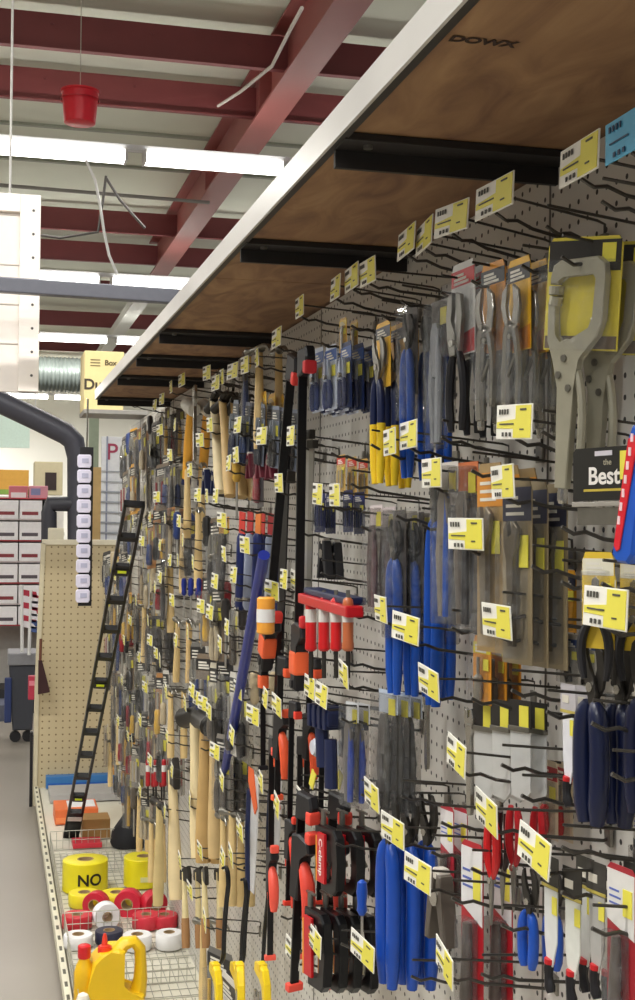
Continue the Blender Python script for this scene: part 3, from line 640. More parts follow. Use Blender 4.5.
def panel():
    Y = 6.6; a_, b_ = PY(-60, 389, Y), PY(41, 196, Y)
    t = empty('hanging_panel', (a_.x, Y, a_.z)); w, h = b_.x - a_.x, b_.z - a_.z; tag(t, 'white framed panel hanging over the aisle behind a dark steel bar', 'sign')
    MB().box(.0, w-.02, .01, .05, 0, h-.02).build('panel_sheet', mat('e4dcd4', .5, 0, .03), t)
    fr = MB().box(w-.10, w, -.02, .06, 0, h, .004); fr.box(0, w-.10, -.02, .06, h-.09, h, .004)
    f_ = fr.build('panel_frame', mat('ece4dc', .5, 0, .03), t)
    d = MB()
    for k in range(8): d.lathe([(.007, -.0215), (.007, -.019)], (w-.035, 0, .08+k*(h-.16)/7), 8, 'y')
    d.build('rivets', mat('4c4844'), f_)
    for k in range(3): MB().box(0, w-.10, .005, .012, h*(.24+.2*k), h*(.245+.2*k)).build('seam_line', mat('bdb5ac'), t)
    for xx in (w-.15, w-.9): MB().tube([(xx, .02, h), (xx, .02, H+4.0-a_.z)], .007, 6).build('hanging_chain', mat('c9c7c2', .4, .4), t)
panel()
q = [PY(-30, 283, 6.2), PY(178, 297, 6.2)]
m_ = MB(); v = q[1] - q[0]; m_.box(0, v.length, -.03, .03, -.035, .035, .006)
o = m_.build('steel_bar', mat('53545c', .4, .3)); o.location = q[0]; o.rotation_euler = (0, -math.atan2(v.z, v.x), 0); tag(o, 'dark grey steel bar running level across the white hanging panel', 'bar')
pts = [PY(-40, 385, 8.3), PY(0, 402, 8.3), PY(40, 421, 8.3), PY(66, 434, 8.3), PY(74, 442, 8.3), PY(77, 458, 8.3), PY(77, 546, 8.3)]; pts.append(Vector((pts[-1].x, 8.3, 0)))
t = empty('display_arm', pts[-1]); tag(t, 'thick dark grey tubular display arm rising behind the tan end panel', 'display stand')
MB().tube([p - pts[-1] for p in pts], [.07]*4+[.068, .062, .06, .06], 14).build('bent_tube', mat('4a4a54', .45, .1), t, True)
pts2 = [PY(72, 504, 8.3), PY(50, 504, 8.3), PY(49, 512, 8.3), PY(49, 546, 8.3)]
MB().tube([p - pts[-1] for p in pts2], [.05, .05, .05, .05], 10).build('lower_bracket', mat('34343c', .5), t, True)
# sticker strip
def strip():
    Y = 5.3; a_, b_ = PY(86, 452, Y), PY(87, 606, Y)
    t = empty('clip_strip', (a_.x, Y, a_.z)); tag(t, 'black hanging clip strip carrying a column of white round-cornered packets', 'merchandise strip')
    h = a_.z - b_.z
    MB().box(-.024, .03, 0, .004, -h, .02, .001).build('strip_backing', BLACK, t)
    MB().tube([(.003, .002, .02), (.005, .002, ZC - a_.z - .004)], .004, 6).build('hanger', CHROME, t)
    for k in range(10):
        zz = -.012 - k * h / 10.3
        p = MB().poly([(-.034, zz-.042), (-.028, zz-.052), (.016, zz-.052), (.022, zz-.042), (.022, zz-.006), (.016, zz+.001), (-.028, zz+.001), (-.034, zz-.006)], -.012, -.002, .002).build('white_packet', mat('dcd8ea', .35), t)
        MB().box(-.016, .010, -.0135, -.0122, zz-.032, zz-.014).build('printed_mark', mat('b4b4cc'), p)
    tag(t)
strip()
# far chart board with a red P
def chart():
    Y = 9.6; a_, b_ = PY(100, 560, Y), PY(128, 437, Y)
    t = empty('chart_board', (a_.x, Y, a_.z)); w, h = b_.x - a_.x, b_.z - a_.z; tag(t, 'tall white board with a red letter P beyond the tool wall', 'board')
    bd = MB().box(0, w*2, 0, .03, -1.2, h, .004).build('board_sheet', mat('f2f3f8', .4), t)
    text('board_letter', 'P', .17, mat('b03a5a'), bd, (w*.40, -.006, h*.87), bold=.001)
    for k in range(9): MB().tube([(0, -.02, h*.72-k*.075), (w*2, -.02, h*.72-k*.075-.01)], .004 if k < 2 else .007, 5).build('wire_rung', mat('a9adb4', .4, .3), t)
    MB().box(w*.18, w*.24, -.02, -.005, -1.2, h).build('left_stile', mat('9ca2b8', .4), t)
    MB().box(-.09, -.0, 0, .05, -1.2, h*.75).build('tan_post', mat('caa970', .6), t)
    MB().box(-.09, -.02, 0, .05, h*.75, h*1.4).build('green_post', mat('95a08a', .6), t)
chart()
d_ = MB(); d0 = PY(10, 373, 24); d1 = PY(110, 373, 24)
for k in range(26): xx = d0.x + (d1.x-d0.x)*k/25; d_.lathe([(.30, 0), (.33, .04), (.30, .08)], (xx, 24, d0.z), 20, 'x', False)
for xx in (-1, -3): d_.box(xx, xx+.04, 23.7, 23.72, d0.z, H+4.05)
tag(d_.build('air_duct', mat('8b9490', .35, .4, .2, 4), None, True), 'round ribbed silver duct running level between two far lights', 'duct')
# ------------------------------------------------------------------ floor-side things on the base shelf
def roll(name, px, py, dia, hp, c, label, core=.42, edge=False, txt=None, face=None, grp=None, zb=ZD+.006):
    """tape roll; px,py base pixel; dia and hp in pixels"""
    B = PZ(px, py, zb); dpt = -(RI @ (B - Vector((0, 0, H)))).z; r = dia / F * dpt / 2; h = hp / F * dpt
    t = empty(name, B); tag(t, label, 'tape roll', grp)
    m = mat(c, .4, 0, .06)
    if edge:
        r *= .86; t.location.z += r - .01; t.rotation_euler = (R(90), 0, R(edge))
        t.location.y += h
    z0 = -h/2 if edge else 0; z1 = z0 + h
    b = MB().lathe([(r*core, z0), (r*.96, z0), (r, z0+.003), (r, z1-.003), (r*.96, z1), (r*core, z1)], (0, 0, 0), 30, 'z', False)
    b.build('tape_winding', m, t, True)
    MB().lathe([(r*core, z0), (r*core, z1+.001), (r*(core-.06), z1+.001), (r*(core-.06), z0)], (0, 0, 0), 24, 'z', False).build('cardboard_core', mat('a98e68', .7), t, True)
    if txt:
        # bold black lettering bent round the roll
        k0 = text('roll_lettering', txt, h*.52, mat('1c1b16'), None, (0, 0, 0), (0, 0, 0), 1, 0, .0016)
        bpy.context.view_layer.update()
        me = bpy.data.meshes.new_from_object(k0.evaluated_get(bpy.context.evaluated_depsgraph_get())); bpy.data.objects.remove(k0)
        bm = bmesh.new(); bm.from_mesh(me); bmesh.ops.triangulate(bm, faces=bm.faces); bmesh.ops.subdivide_edges(bm, edges=bm.edges, cuts=2)
        for v in bm.verts:
            th = v.co.x / r + R(8); v.co = Vector(((r+.0012)*math.sin(th), -(r+.0012)*math.cos(th), h*.46 + v.co.y))
        bm.to_mesh(me); bm.free(); me.materials.clear(); me.materials.append(mat('1c1b16')); o = bpy.data.objects.new('roll_lettering', me); COL.objects.link(o); o.parent = t
    return t
TP = 'tape rolls on the base shelf'
roll('tape_roll', 85, 889, 45, 30, 'e6d822', 'large yellow barricade tape roll printed NO in black letters', .36, txt='NO', grp=TP)
t2 = roll('tape_roll', 143, 884, 39, 28, 'e6d822', 'large yellow barricade tape roll with a pale sticker, right of the NO roll', .34, grp=TP)
MB().box(-.02, .05, -.085, -.078, .03, .05).build('pale_sticker', mat('d9d7a0'), t2)
roll('tape_roll', 84, 905, 31, 13, 'e8d62a', 'flat yellow tape roll directly in front of the NO roll', .4, grp=TP)
roll('tape_roll', 116, 905, 31, 13, 'e8d62a', 'flat yellow tape roll between and in front of the large yellow rolls', .4, grp=TP)
roll('tape_roll', 97, 918, 30, 12, 'c8283c', 'red and white tape roll on edge behind the upright white roll', .5, -25, grp=TP)
roll('tape_roll', 130, 918, 32, 14, 'd02840', 'red tape roll standing on edge, middle of the red ones', .45, -20, grp=TP)
roll('tape_roll', 155, 918, 30, 14, 'c82438', 'red tape roll standing on edge, farthest right', .45, 22, grp=TP)
roll('tape_roll', 77, 927, 30, 13, 'cc2c3a', 'flat red tape roll at the left, behind a flat white roll', .4, grp=TP)
roll('tape_roll', 146, 927, 28, 13, 'd43444', 'flat red tape roll behind and between the flat white rolls', .4, grp=TP)
roll('tape_roll', 164, 926, 27, 12, 'd43444', 'flat red tape roll, rightmost of the flat red ones', .4, grp=TP)
roll('tape_roll', 107, 930, 31, 13, 'eeeef0', 'upright white tape roll facing the viewer above the yellow jug', .40, 8, grp=TP)
roll('tape_roll', 78, 946, 29, 12, 'ecebec', 'flat white tape roll at the left, near the rail', .42, grp=TP)
roll('tape_roll', 109, 942, 28, 12, '26263c', 'flat dark navy tape roll behind the red jug cap', .42, grp=TP)
roll('tape_roll', 137, 948, 29, 14, 'ecebec', 'flat white tape roll right of the yellow jug handle', .42, grp=TP)
roll('tape_roll', 169, 947, 27, 15, 'ecebec', 'flat white tape roll, rightmost of the flat white ones', .42, grp=TP)
def jug():
    B = PZ(113, 1004, ZD+.006); dpt = -(RI @ (B - Vector((0, 0, H)))).z; u = dpt / F
    t = empty('yellow_jug', B); tag(t, 'yellow plastic jug with a side handle and red spout cap', 'jug')
    m = mat('efc51c', .35, 0, .05)
    s = u
    out = [(-28, 0), (27, 0), (30, 4), (29, 12), (12, 16), (7, 22), (7, 46), (10, 56), (4, 58), (-3, 55), (-14, 54), (-21, 47), (-26, 24), (-30, 4)]
    MB().poly([(x_*s, z_*s) for x_, z_ in out], -.055, .055, .008).build('jug_body', m, t)
    MB().tube([(x_*s, 0, z_*s) for x_, z_ in ((4, 52), (11, 60), (20, 61), (26, 54), (27, 40), (27, 24), (24, 8))], [8*s, 7*s, 6*s, 6*s, 6*s, 7*s, 9*s], 10, flat=1.3).build('side_handle', m, t, True)
    MB().lathe([(.022, 0), (.022, 12*s*.5), (.018, 12*s*.5), (.018, 7*s), (.010, 8*s), (.007, 16*s), (.004, 19*s)], (-9*s, 0, 52*s), 18).build('red_spout_cap', mat('e0402c', .35), t, True)
jug()
def bottle():
    B = PZ(84, 1010, ZD+.006); dpt = -(RI @ (B - Vector((0, 0, H)))).z; s = dpt / F; B.y += .02
    t = empty('yellow_bottle', B); tag(t, 'small yellow bottle with a red cap left of the yellow jug', 'bottle')
    MB().lathe([(9*s, 0), (10*s, 2*s), (10*s, 36*s), (8*s, 43*s), (5.5*s, 48*s), (5.5*s, 52*s)], (0, 0, 0), 18).build('bottle_body', mat('e8b81c', .35), t, True)
    MB().lathe([(6*s, 50*s), (6.5*s, 51*s), (6.5*s, 62*s), (5*s, 63*s)], (0, 0, 0), 18).build('red_cap', mat('d8202a', .35), t, True)
    B2 = PZ(80, 1012, ZD+.006); t = empty('white_bottle', B2 + Vector((0, -.12, 0))); tag(t, 'white rounded bottle top before the small yellow bottle', 'bottle')
    MB().lathe([(7*s, 0), (7.5*s, 2*s), (7.5*s, 24*s), (5*s, 31*s), (1.5*s, 33*s)], (0, 0, 0), 16).build('bottle_body', mat('ece6d8', .4), t, True)
bottle()
def dbox(name, px0, px1, py, hp, dpt_, c, label, cat='box', band=None, bandc=None, rz=0, zb=ZD+.006):
    A = PZ(px0, py, zb); B = PZ(px1, py, zb); d = -(RI @ (A - Vector((0, 0, H)))).z; h = hp / F * d; w = (B - A).length
    t = empty(name, A, (0, 0, R(rz))); tag(t, label, cat)
    b = MB().box(0, w, 0, dpt_, 0, h, .003).build('box_body', mat(c, .5, 0, .1), t)
    if bandc: MB().box(w*.02, w*.98, -.0015, 0, h*.1, h*.45).build('printed_band', mat(bandc), b); MB().box(w*.3, w*.95, dpt_*.2, dpt_*.9, h, h+.0015).build('top_label', mat('e6e6ea'), b)
    return t
dbox('blue_box', 46, 118, 789, 12, .40, '3a76b4', 'blue and white flat carton lying at the far end of base shelf', band=1, bandc='1f5cb0')
dbox('grey_box', 50, 122, 803, 8, .25, 'a9a7a6', 'low grey packet in front of the blue and white carton')
dbox('orange_box', 55, 98, 825, 15, .22, 'e2703c', 'orange carton behind the foot of the leaning black level', bandc='ee8850')
dbox('cardboard_box', 82, 110, 840, 20, .14, '96703f', 'small brown cardboard box beside the foot of the black level')
dbox('red_box', 73, 102, 849, 5, .12, 'cc3040', 'flat red packet just behind the NO tape roll')
def cone():
    B = PZ(131, 845, ZD+.006); t = empty('black_bag', B); tag(t, 'black slumped fabric bag right of the brown cardboard box', 'bag')
    MB().lathe([(.09, 0), (.098, .02), (.09, .07), (.055, .12), (.02, .17), (.012, .18)], (0, 0, 0), 18).build('bag_body', mat('15151a', .7), t, True)
    MB().tube(bez((-.02, 0, .17), (.0, 0, .22), (.02, 0, .17), 6), .005, 6).build('bag_loop', BLACK, t)
cone()
B = PZ(116, 795, ZD+.006); t = empty('orange_gloves', B + Vector((0, 0, .16))); tag(t, 'yellow-orange crumpled work gloves above the blue carton', 'gloves')
gm = mat('dfa23c', .7, 0, .25, 30)
MB().ball((0, 0, 0), .045, (.8, .5, 1.2)).ball((.02, 0, -.05), .03, (1, .6, 1.2)).build('glove_palm', gm, t, True)
for k in range(4): MB().tube([(-.03+k*.018, 0, .03), (-.036+k*.022, -.01, .085 - abs(k-1.5)*.01)], [.011, .008], 8).build('glove_finger', gm, t, True)
# leaning level
def level():
    A = PZ(71, 836, ZD+.008); Bp = PX(134.5, 503, .48)
    t = empty('spirit_level', A); tag(t, 'long black box-frame spirit level leaning against the tool wall', 'spirit level')
    v = Bp - A; L = v.length; zz = v.normalized(); yy = Vector((0, 1, 0)); yy = (yy - zz * yy.dot(zz)).normalized(); xx = yy.cross(zz)
    t.rotation_euler = Matrix((xx, yy, zz)).transposed().to_euler()
    w = .037; fr = MB(); fr.box(-w, -w+.011, -.012, .012, 0, L); fr.box(w-.011, w, -.012, .012, 0, L)
    N = 13
    for k in range(N + 1):
        c0 = k * L / N; hh = .012 if k not in (0, 1) else .045
        fr.box(-w, w, -.012, .012, max(0, c0 - hh), min(L, c0 + hh))
    fr.box(-w, w, -.012, .012, 0, L*.10)
    fr.build('level_frame', mat('131316', .4, .1), t)
    for k in (2, 7, 11):
        vb = MB().box(-w+.012, w-.012, -.009, .009, k*L/N-.03, k*L/N+.03, .003).build('vial_housing', mat('1c1c20'), t)
        MB().tube([(-.016, -.011, k*L/N), (.016, -.011, k*L/N)], .007, 10).build('vial', mat('d9e830', .2), vb, True)
    MB().box(-w+.004, w-.004, -.0135, -.012, L*.07, L*.085).build('white_label', WHITE, t)
level()
# ------------------------------------------------------------------ far left of the aisle
def rack():
    Y = 11.0; f0, f1 = PY(-40, 625, Y), PY(47, 498, Y)
    t = empty('store_rack', (f0.x, Y, 0)); tag(t, 'white store rack across the aisle stocked with white cartons', 'rack'); w = f1.x - f0.x
    for k in range(7): MB().box(0, w, -.01, .4, f0.z+k*(f1.z-f0.z)/6-.012, f0.z+k*(f1.z-f0.z)/6, .002).build('shelf', mat('d8cccc' if k % 2 else 'b04048'), t)
    MB().box(0, w, .4, .43, 0, f1.z).build('back_sheet', mat('b8b4ac'), t)
    MB().box(w-.02, w, 0, .43, 0, f1.z).build('end_upright', mat('3a3638'), t)
    MB().box(0, w, -.01, .4, 0, .2).build('base', mat('2c2a2c'), t)
    rowh = (f1.z - f0.z) / 6
    for k in range(6):
        for j in range(3):
            xx = w - .03 - (j+1)*.19
            b = empty('white_carton', (f0.x+xx, Y-.02, f0.z+k*rowh)); tag(b, f'white carton with small red print, {["bottom","second","third","fourth","fifth","top"][k]} rack shelf{"" if k in (0,5) else " up"}, {["beside the rack end", "second from the rack end", "third from the rack end"][j]}', 'box', 'white cartons on the far rack')
            bb = MB().box(0, .18, 0, .3, 0, rowh*.86, .003).build('carton_body', mat('f4f0f2', .5), b)
            MB().box(.02, .15, -.002, 0, rowh*.18, rowh*.34).build('dark_print', mat('8a3038' if k % 2 else '5a5058'), bb)
        if k < 6:
            xx = w - .03 - 4*.19 - .05
            b = empty('red_carton', (f0.x+xx, Y-.02, f0.z+k*rowh)); tag(b, f'red carton, {["bottom","second","third","fourth","fifth","top"][k]} rack shelf{"" if k in (0,5) else " up"}, left of the white cartons', 'box', 'red cartons on the far rack')
            MB().box(0, .20, 0, .3, 0, rowh*.8, .003).build('carton_body', mat('c0222c', .5), b)
rack()
def fbox(name, x0, y0, x1, y1, Y, dp, c, label, cat, mark=None):
    a_, b_ = PY(x0, y1, Y), PY(x1, y0, Y); t = empty(name, a_); tag(t, label, cat); w, h = b_.x-a_.x, b_.z-a_.z
    b = MB().box(0, w, 0, dp, 0, h, .006).build('body', mat(c, .5, 0, .08), t)
    if mark: MB().box(w*mark[0], w*mark[1], -.004, 0, h*mark[2], h*mark[3]).build('front_mark', mat(mark[4]), b)
    return t
fbox('pink_carton', 9, 486, 28, 499, 11.0, .3, 'd0707c', 'pink and white carton on top of the far rack, left one', 'box', (.1, .9, .1, .5, 'eadfe2'))
fbox('pink_carton', 29, 486, 48, 499, 11.0, .3, 'd892a0', 'pink patterned carton on top of the far rack, right one', 'box', (.1, .6, .3, .8, '8a8ab4'))
fbox('yellow_bin', -20, 470, 29, 494, 14, .5, 'dba544', 'wide yellow-orange bin high up behind the far rack', 'bin', (0, 1, 0, .2, '86a848'))
fbox('beige_cabinet', 34, 462, 63, 495, 12.2, .3, 'c2b896', 'beige upright cabinet with a dark square opening', 'cabinet', (.38, .78, .15, .68, '2a1a16'))
fbox('pale_box', 48, 528, 64, 541, 7.55, .03, 'd2cbb4', 'pale box above the tan end panel beside the dark arm', 'box')
fbox('green_banner', -20, 414, 30, 447, 20, .03, 'd6ece0', 'pale green banner hanging on the far left', 'banner', (.2, .24, 0, 1, 'b0c8bc'))
z0 = PY(10, 414, 20)
for o in COL.objects:
    if o.name == 'green_banner': MB().tube([(.8, .01, z0.z-o.location.z), (.8, .01, H+4-o.location.z)], .01, 6).build('hanging_cord', WHITE, o)
for nm, x0, x1, yb_, YY, lb_ in (('tall_rack', -25, 31, 495, 14, 'tall pale rack carrying the yellow-orange bin'), ('plinth', 33, 64, 496, 12.2, 'pale plinth under the beige cabinet with dark opening')):
    a_, b_ = PY(x0, yb_, YY), PY(x1, yb_, YY); o = MB(); o.box(0, b_.x-a_.x, 0, .5, 0, a_.z-.003)
    for q in range(4): o.box(-.01, b_.x-a_.x+.01, -.02, .5, a_.z*(.2+.2*q), a_.z*(.2+.2*q)+.03)
    o = o.build(nm, mat('d6d2ca', .6)); o.location = (a_.x, YY, 0); tag(o, lb_, 'rack')
def cart():
    Y = 9.6; a_, b_ = PY(8, 745, Y), PY(36, 665, Y); t = empty('waste_bin', (a_.x, Y, 0)); tag(t, 'tall dark grey wheeled bin beside the tan end panel', 'bin'); w = b_.x-a_.x; h = b_.z
    MB().poly([(.03, .09), (w-.02, .09), (w, h), (0, h)], 0, .3, .008).build('bin_body', mat('3e4048', .5), t)
    MB().box(-.01, w+.01, -.02, .32, h, h+.09, .012).build('bin_lid', mat('8c8c90', .5), t)
    for xx in (.05, w-.05): MB().lathe([(.04, -.02), (.04, .02)], (xx, .06, .04), 14, 'y').build('wheel', BLACK, t)
    MB().box(-.03, .02, -.03, .0, .15, h*.85, .01).build('blue_strap', mat('2a3a6c'), t)
cart()
for k, (x0, y0, x1, y1, lab) in enumerate(((22, 585, 22, 652, 'small striped red and white flag on a pole above the grey bin'), (31, 590, 29, 655, 'small red, white and blue flag right of the striped flag'))):
    a_, b_ = PY(x1, y1, 9.5), PY(x0, y0, 9.5); t = empty('small_flag', a_); tag(t, lab, 'flag', 'flags above the grey bin')
    v = b_ - a_; MB().tube([(0, 0, 0), tuple(v)], .012, 8).build('flag_pole', WHITE, t)
    for q in range(6): MB().poly([(v.x, v.z-.03-q*.045), (v.x+.10+.02*math.sin(q), v.z-.05-q*.045), (v.x+.11, v.z-.09-q*.045), (v.x, v.z-.072-q*.045)], -.004-.003*(q % 2), .001).build('flag_stripe', mat(['b82c44', 'ece6ea'][q % 2] if (q < 4 or k == 0) else '4a6098'), t)
fbox('brown_crate', -20, 640, 10, 700, 11.5, .4, '6a4a38', 'brown crate under the far rack at the picture edge', 'crate', (.1, .9, .3, .5, '8a6a50'))
fbox('blue_crate', -20, 705, 9, 745, 10.6, .4, '5c6070', 'grey-blue crate on the floor left of the wheeled bin', 'crate', (.1, .9, .3, .5, 'a8a4a4'))
fbox('red_bag', 28, 676, 37, 700, 7.6, .05, 'b03048', 'small red packet hanging left of the tan end panel', 'packet', (.1, .9, .6, .8, 'd88090'))
a_ = PY(42, 660, 7.45); t = empty('brown_brush', a_); tag(t, 'dark brown brush hanging at the left edge of tan end panel', 'brush')
MB().poly([(-.02, 0), (.0, .0), (.045, -.17), (.045, -.18), (-.02, -.19)], -.02, .0, .003).build('bristles', mat('35191a', .8), t); MB().tube([(-.01, -.01, 0), (-.008, -.01, .12)], .008, 8).build('handle', mat('6a4030'), t)
# ------------------------------------------------------------------ stock on the tool wall
LAND += [(585, 380, 'the big locking C-clamp'), (490, 350, 'the chrome locking pliers'), (462, 350, 'the black-handled slip-joint pliers'), (410, 400, 'the topmost blue-handled pliers'), (383, 400, 'the navy and yellow pliers'),
 (335, 380, 'the navy carded clamps'), (295, 370, 'the red clamp heads'), (600, 475, 'the black Best card'), (625, 500, 'the blue tool with red inlay'), (435, 560, 'the single long blue handle'), (395, 560, 'the sleeved blue pliers'),
 (590, 740, 'the navy plier handles'), (600, 620, 'the black-handled snips'), (325, 620, 'the red handled drivers'), (322, 740, 'the navy grips'), (385, 890, 'the lowest blue pliers'), (335, 850, 'the upper black C-clamps'), (320, 945, 'the lower black C-clamps'),
 (500, 840, 'the red-handled snips'), (618, 920, 'the red and white card'), (265, 615, 'the orange roll'), (252, 560, 'the navy tubes'), (238, 720, 'the blue pole'), (222, 450, 'the pale hammer handles'), (186, 440, 'the orange mallet'), (200, 770, 'the lower wooden handles'),
 (184, 655, 'the upper wooden handles'), (156, 775, 'the red handles'), (190, 595, 'the small blue grips'), (257, 460, 'the dark red grips'), (300, 860, 'the orange clamp grips'), (195, 915, 'the cream-handled brushes'), (232, 920, 'the black pry bars'), (110, 660, 'the leaning level'), (150, 690, 'the tan loops'), (345, 515, 'the navy bit packs'), (500, 560, 'the carded wrenches'), (455, 540, 'the clear-bagged pliers'), (560, 900, 'the white sheathed saws'), (135, 460, 'the red P board'), (65, 650, 'the tan end panel'), (500, 710, 'the black blade cards')]
def P_(*a_, **k): return place(*a_, **k)
# -- top row, right to left
P_(k_cclamp, {}, 582, 236, 504, 'big locking C-clamp on a yellow card', 'clamp', 'locking_clamp', n=2, pitch=.035, scx=.84, yaw=32, dxb=-16)
P_(k_locking, dict(cc='e2b02c'), 519, 258, 432, 'chrome locking pliers on a yellow card', 'pliers', 'locking_pliers', n=4, pitch=.02)
P_(k_locking, dict(cc='d8912c', L=.19), 493, 262, 430, 'chrome locking pliers on an orange card', 'pliers', 'locking_pliers', n=3, pitch=.02)
P_(k_slipjoint, {}, 463, 262, 432, 'black-handled slip-joint pliers on a red and white card', 'pliers', 'slip_joint_pliers', n=3, pitch=.022)
P_(k_bigblue, dict(L=.40), 407, 305, 478, 'blue-handled pliers in a clear sleeve, topmost blue group', 'pliers', 'tongue_and_groove_pliers', n=3, pitch=.028)
P_(k_bag, dict(w=.06, h=.24, tool='8a8f96', handle='9aa0a8', header='777'+'470'), 440, 300, 450, 'empty-looking clear sleeve right of the topmost blue pliers', 'packet', 'clear_packet')
P_(k_groove, {}, 383, 322, 484, 'navy and yellow gripped pliers on a yellow card', 'pliers', 'tongue_and_groove_pliers', n=3, pitch=.022)
for j, (px, yt, yb, c1, lb) in enumerate(((318, 348, 412, '2a3a6c', 'navy and white carded clamp, left one of the navy trio'), (331, 345, 410, '223060', 'navy and white carded clamp, middle one of the trio'), (346, 342, 408, '16204c', 'dark navy carded clamp, right one of the trio'))):
    P_(k_carded, dict(cc='c8d0e0' if j < 2 else '1c2c58', top='3a5a9c', tool='a8b0c0', handle=c1, kind='pliers'), px, yt, yb, lb, 'clamp', 'carded_clamp', n=3, pitch=.02)
P_(k_carded, dict(cc='d9a838', top='e8c848', tool='b9b6ae', handle='e0c040', kind='wrench', w=.07), 343, 318, 352, 'yellow-brown carded wrench above the navy clamps', 'wrench', 'carded_wrench', n=2)
P_(k_carded, dict(cc='e0b860', top='c83a30', tool='b9b6ae', handle='d8c080', kind='bits', w=.075), 341, 455, 494, 'yellow and clear bit pack above the navy packs', 'bit pack', 'bit_pack', n=3, X=.58)
for px, lb in ((320, 'navy plastic bit case, left of the navy pair'), (348, 'navy plastic bit case, right of the navy pair')):
    P_(k_carded, dict(cc='18204a', top='2a3468', tool='30386c', handle='141c44', kind='bits', w=.075, d=.02), px, 490, 532, lb, 'bit case', 'bit_case', n=2, X=.582)
P_(k_springclamp, dict(c='15151a'), 325, 538, 578, 'black and steel spring clamp hanging below navy bit cases', 'clamp', 'spring_clamp', n=2, X=.6)
# -- second row right
P_(k_bluetool, {}, 632, 425, 563, 'blue plastic tool with a red inlay stripe at the right edge', 'hand tool', 'blue_hand_tool', X=.52, dxb=-6)
P_(k_best, {}, 604, 447, 525, 'black card lettered Best above a saw plate', 'saw', 'carded_saw', X=.578, yaw=22)
P_(k_bag, dict(w=.05, h=.22, tool='8b8378', handle='1450b4', header='d0ccc4'), 449, 462, 624, 'clear-bagged pliers with a blue grip beside the long blue handle', 'pliers', 'bagged_pliers', n=2, pitch=.03)
P_(k_bag, dict(w=.05, h=.22, tool='6b6258', handle='221f24', header='c06a3a'), 468, 462, 632, 'clear-bagged pliers with black handles and an orange header', 'pliers', 'bagged_pliers', n=2, pitch=.03)
P_(k_carded, dict(cc='9c8256', top='c8842c', tool='7d7260', handle='5a4e3c', w=.05, h=.19, kind='wrench'), 490, 463, 652, 'long carded brass-toned wrench, left of the wrench pair', 'wrench', 'carded_wrench', n=3, pitch=.022)
P_(k_carded, dict(cc='8a7c60', top='3a3c4c', tool='5e5444', handle='4c4234', w=.055, h=.19, kind='wrench'), 517, 478, 664, 'long carded dark wrench, right of the wrench pair', 'wrench', 'carded_wrench', n=3, pitch=.022)
P_(k_carded, dict(cc='e0a028', top='2a2c3c', tool='6a5a40', handle='8a6a30', w=.055, h=.10, kind='driver'), 567, 570, 632, 'small black and orange card deep against the pegboard', 'hand tool', 'small_carded_tool', X=.67)
P_(k_scissor, {}, 598, 552, 680, 'black-handled snips on a yellow and white card', 'snips', 'tin_snips', n=2, pitch=.04, X=.572, yaw=30)
P_(k_scissor, dict(hc='2a2622', cc='d8c040', L=.22, w=.03), 612, 575, 684, 'dark snips with a long yellow tongue behind the price tag', 'snips', 'tin_snips', X=.60)
P_(k_carded, dict(cc='9a958c', top='30406a', tool='a9a59c', handle='201c1a', w=.07, h=.09, kind='blade'), 570, 634, 684, 'grey carded blade with a yellow sticker above the white sheath', 'blade', 'knife_pack', n=2, X=.64)
P_(k_sheath_saw, dict(blade='dcdce2', black='b4b0b4'), 568, 684, 808, 'white sheathed saw with a curved black and red handle', 'saw', 'sheathed_saw', n=2, X=.60)
P_(k_handles, dict(hc='0e1738', L=.26, r=.0145), 591, 640, 824, 'thick navy handled pliers hanging grips down', 'pliers', 'navy_pliers', n=2, pitch=.03, X=.582)
P_(k_handles, dict(hc='0f1534', L=.25, r=.012), 640, 640, 815, 'navy handled pliers cut by the right edge', 'pliers', 'navy_pliers', X=.60)
P_(k_bag, dict(w=.05, h=.2, tool='8a8580', handle='8a8580', header='a9a49c'), 620, 690, 806, 'grey clear-bagged tool between the navy handles', 'hand tool', 'bagged_tool', X=.63)
P_(k_handles, dict(hc='134ba8', L=.34, r=.010), 436, 455, 706, 'single very long blue handle pair between clear bags', 'pliers', 'tongue_and_groove_pliers', X=.60, dxb=-3, scx=.6)
P_(k_bigblue, dict(L=.38, r=.0115), 394, 510, 694, 'blue-handled pliers in a clear sleeve, middle blue group', 'pliers', 'tongue_and_groove_pliers', n=4, pitch=.027)
P_(k_bag, dict(w=.06, h=.2, tool='5c4a48', handle='6a4c50', header='d4c8c8'), 376, 505, 612, 'maroon-brown bagged tool left of the middle blue pliers', 'hand tool', 'bagged_tool', n=2, X=.58)
P_(k_bag, dict(w=.055, h=.2, tool='54504c', handle='3c3a3c', header='bdb8b0'), 412, 508, 620, 'dark bagged tool right of the middle blue pliers', 'hand tool', 'bagged_tool', n=2, X=.61)
P_(k_wrench, dict(m=BRASS) if False else {}, 427, 690, 770, 'dull steel wrench hanging deep by the pegboard', 'wrench', 'adjustable_wrench', X=.665)
P_(k_carded, dict(cc='d8912c', top='d8c83c', tool='8b8880', handle='7a7468', w=.06, h=.1, kind='driver'), 482, 636, 704, 'orange card with yellow top above the black blade cards', 'hand tool', 'orange_carded_tool', n=3, X=.60)
for px, lb in ((484, 'black blade card, left of three'), (501, 'black blade card, middle of three'), (520, 'black blade card, right of three')):
    P_(k_blades, dict(L=.14), px, 700, 800, lb, 'blade', 'knife_pack', n=2, X=.61, scx=1.1, yaw=20)
P_(k_wrench, {}, 470, 708, 816, 'dark brass-toned wrench left of the black blade cards', 'wrench', 'adjustable_wrench', n=3, X=.60)
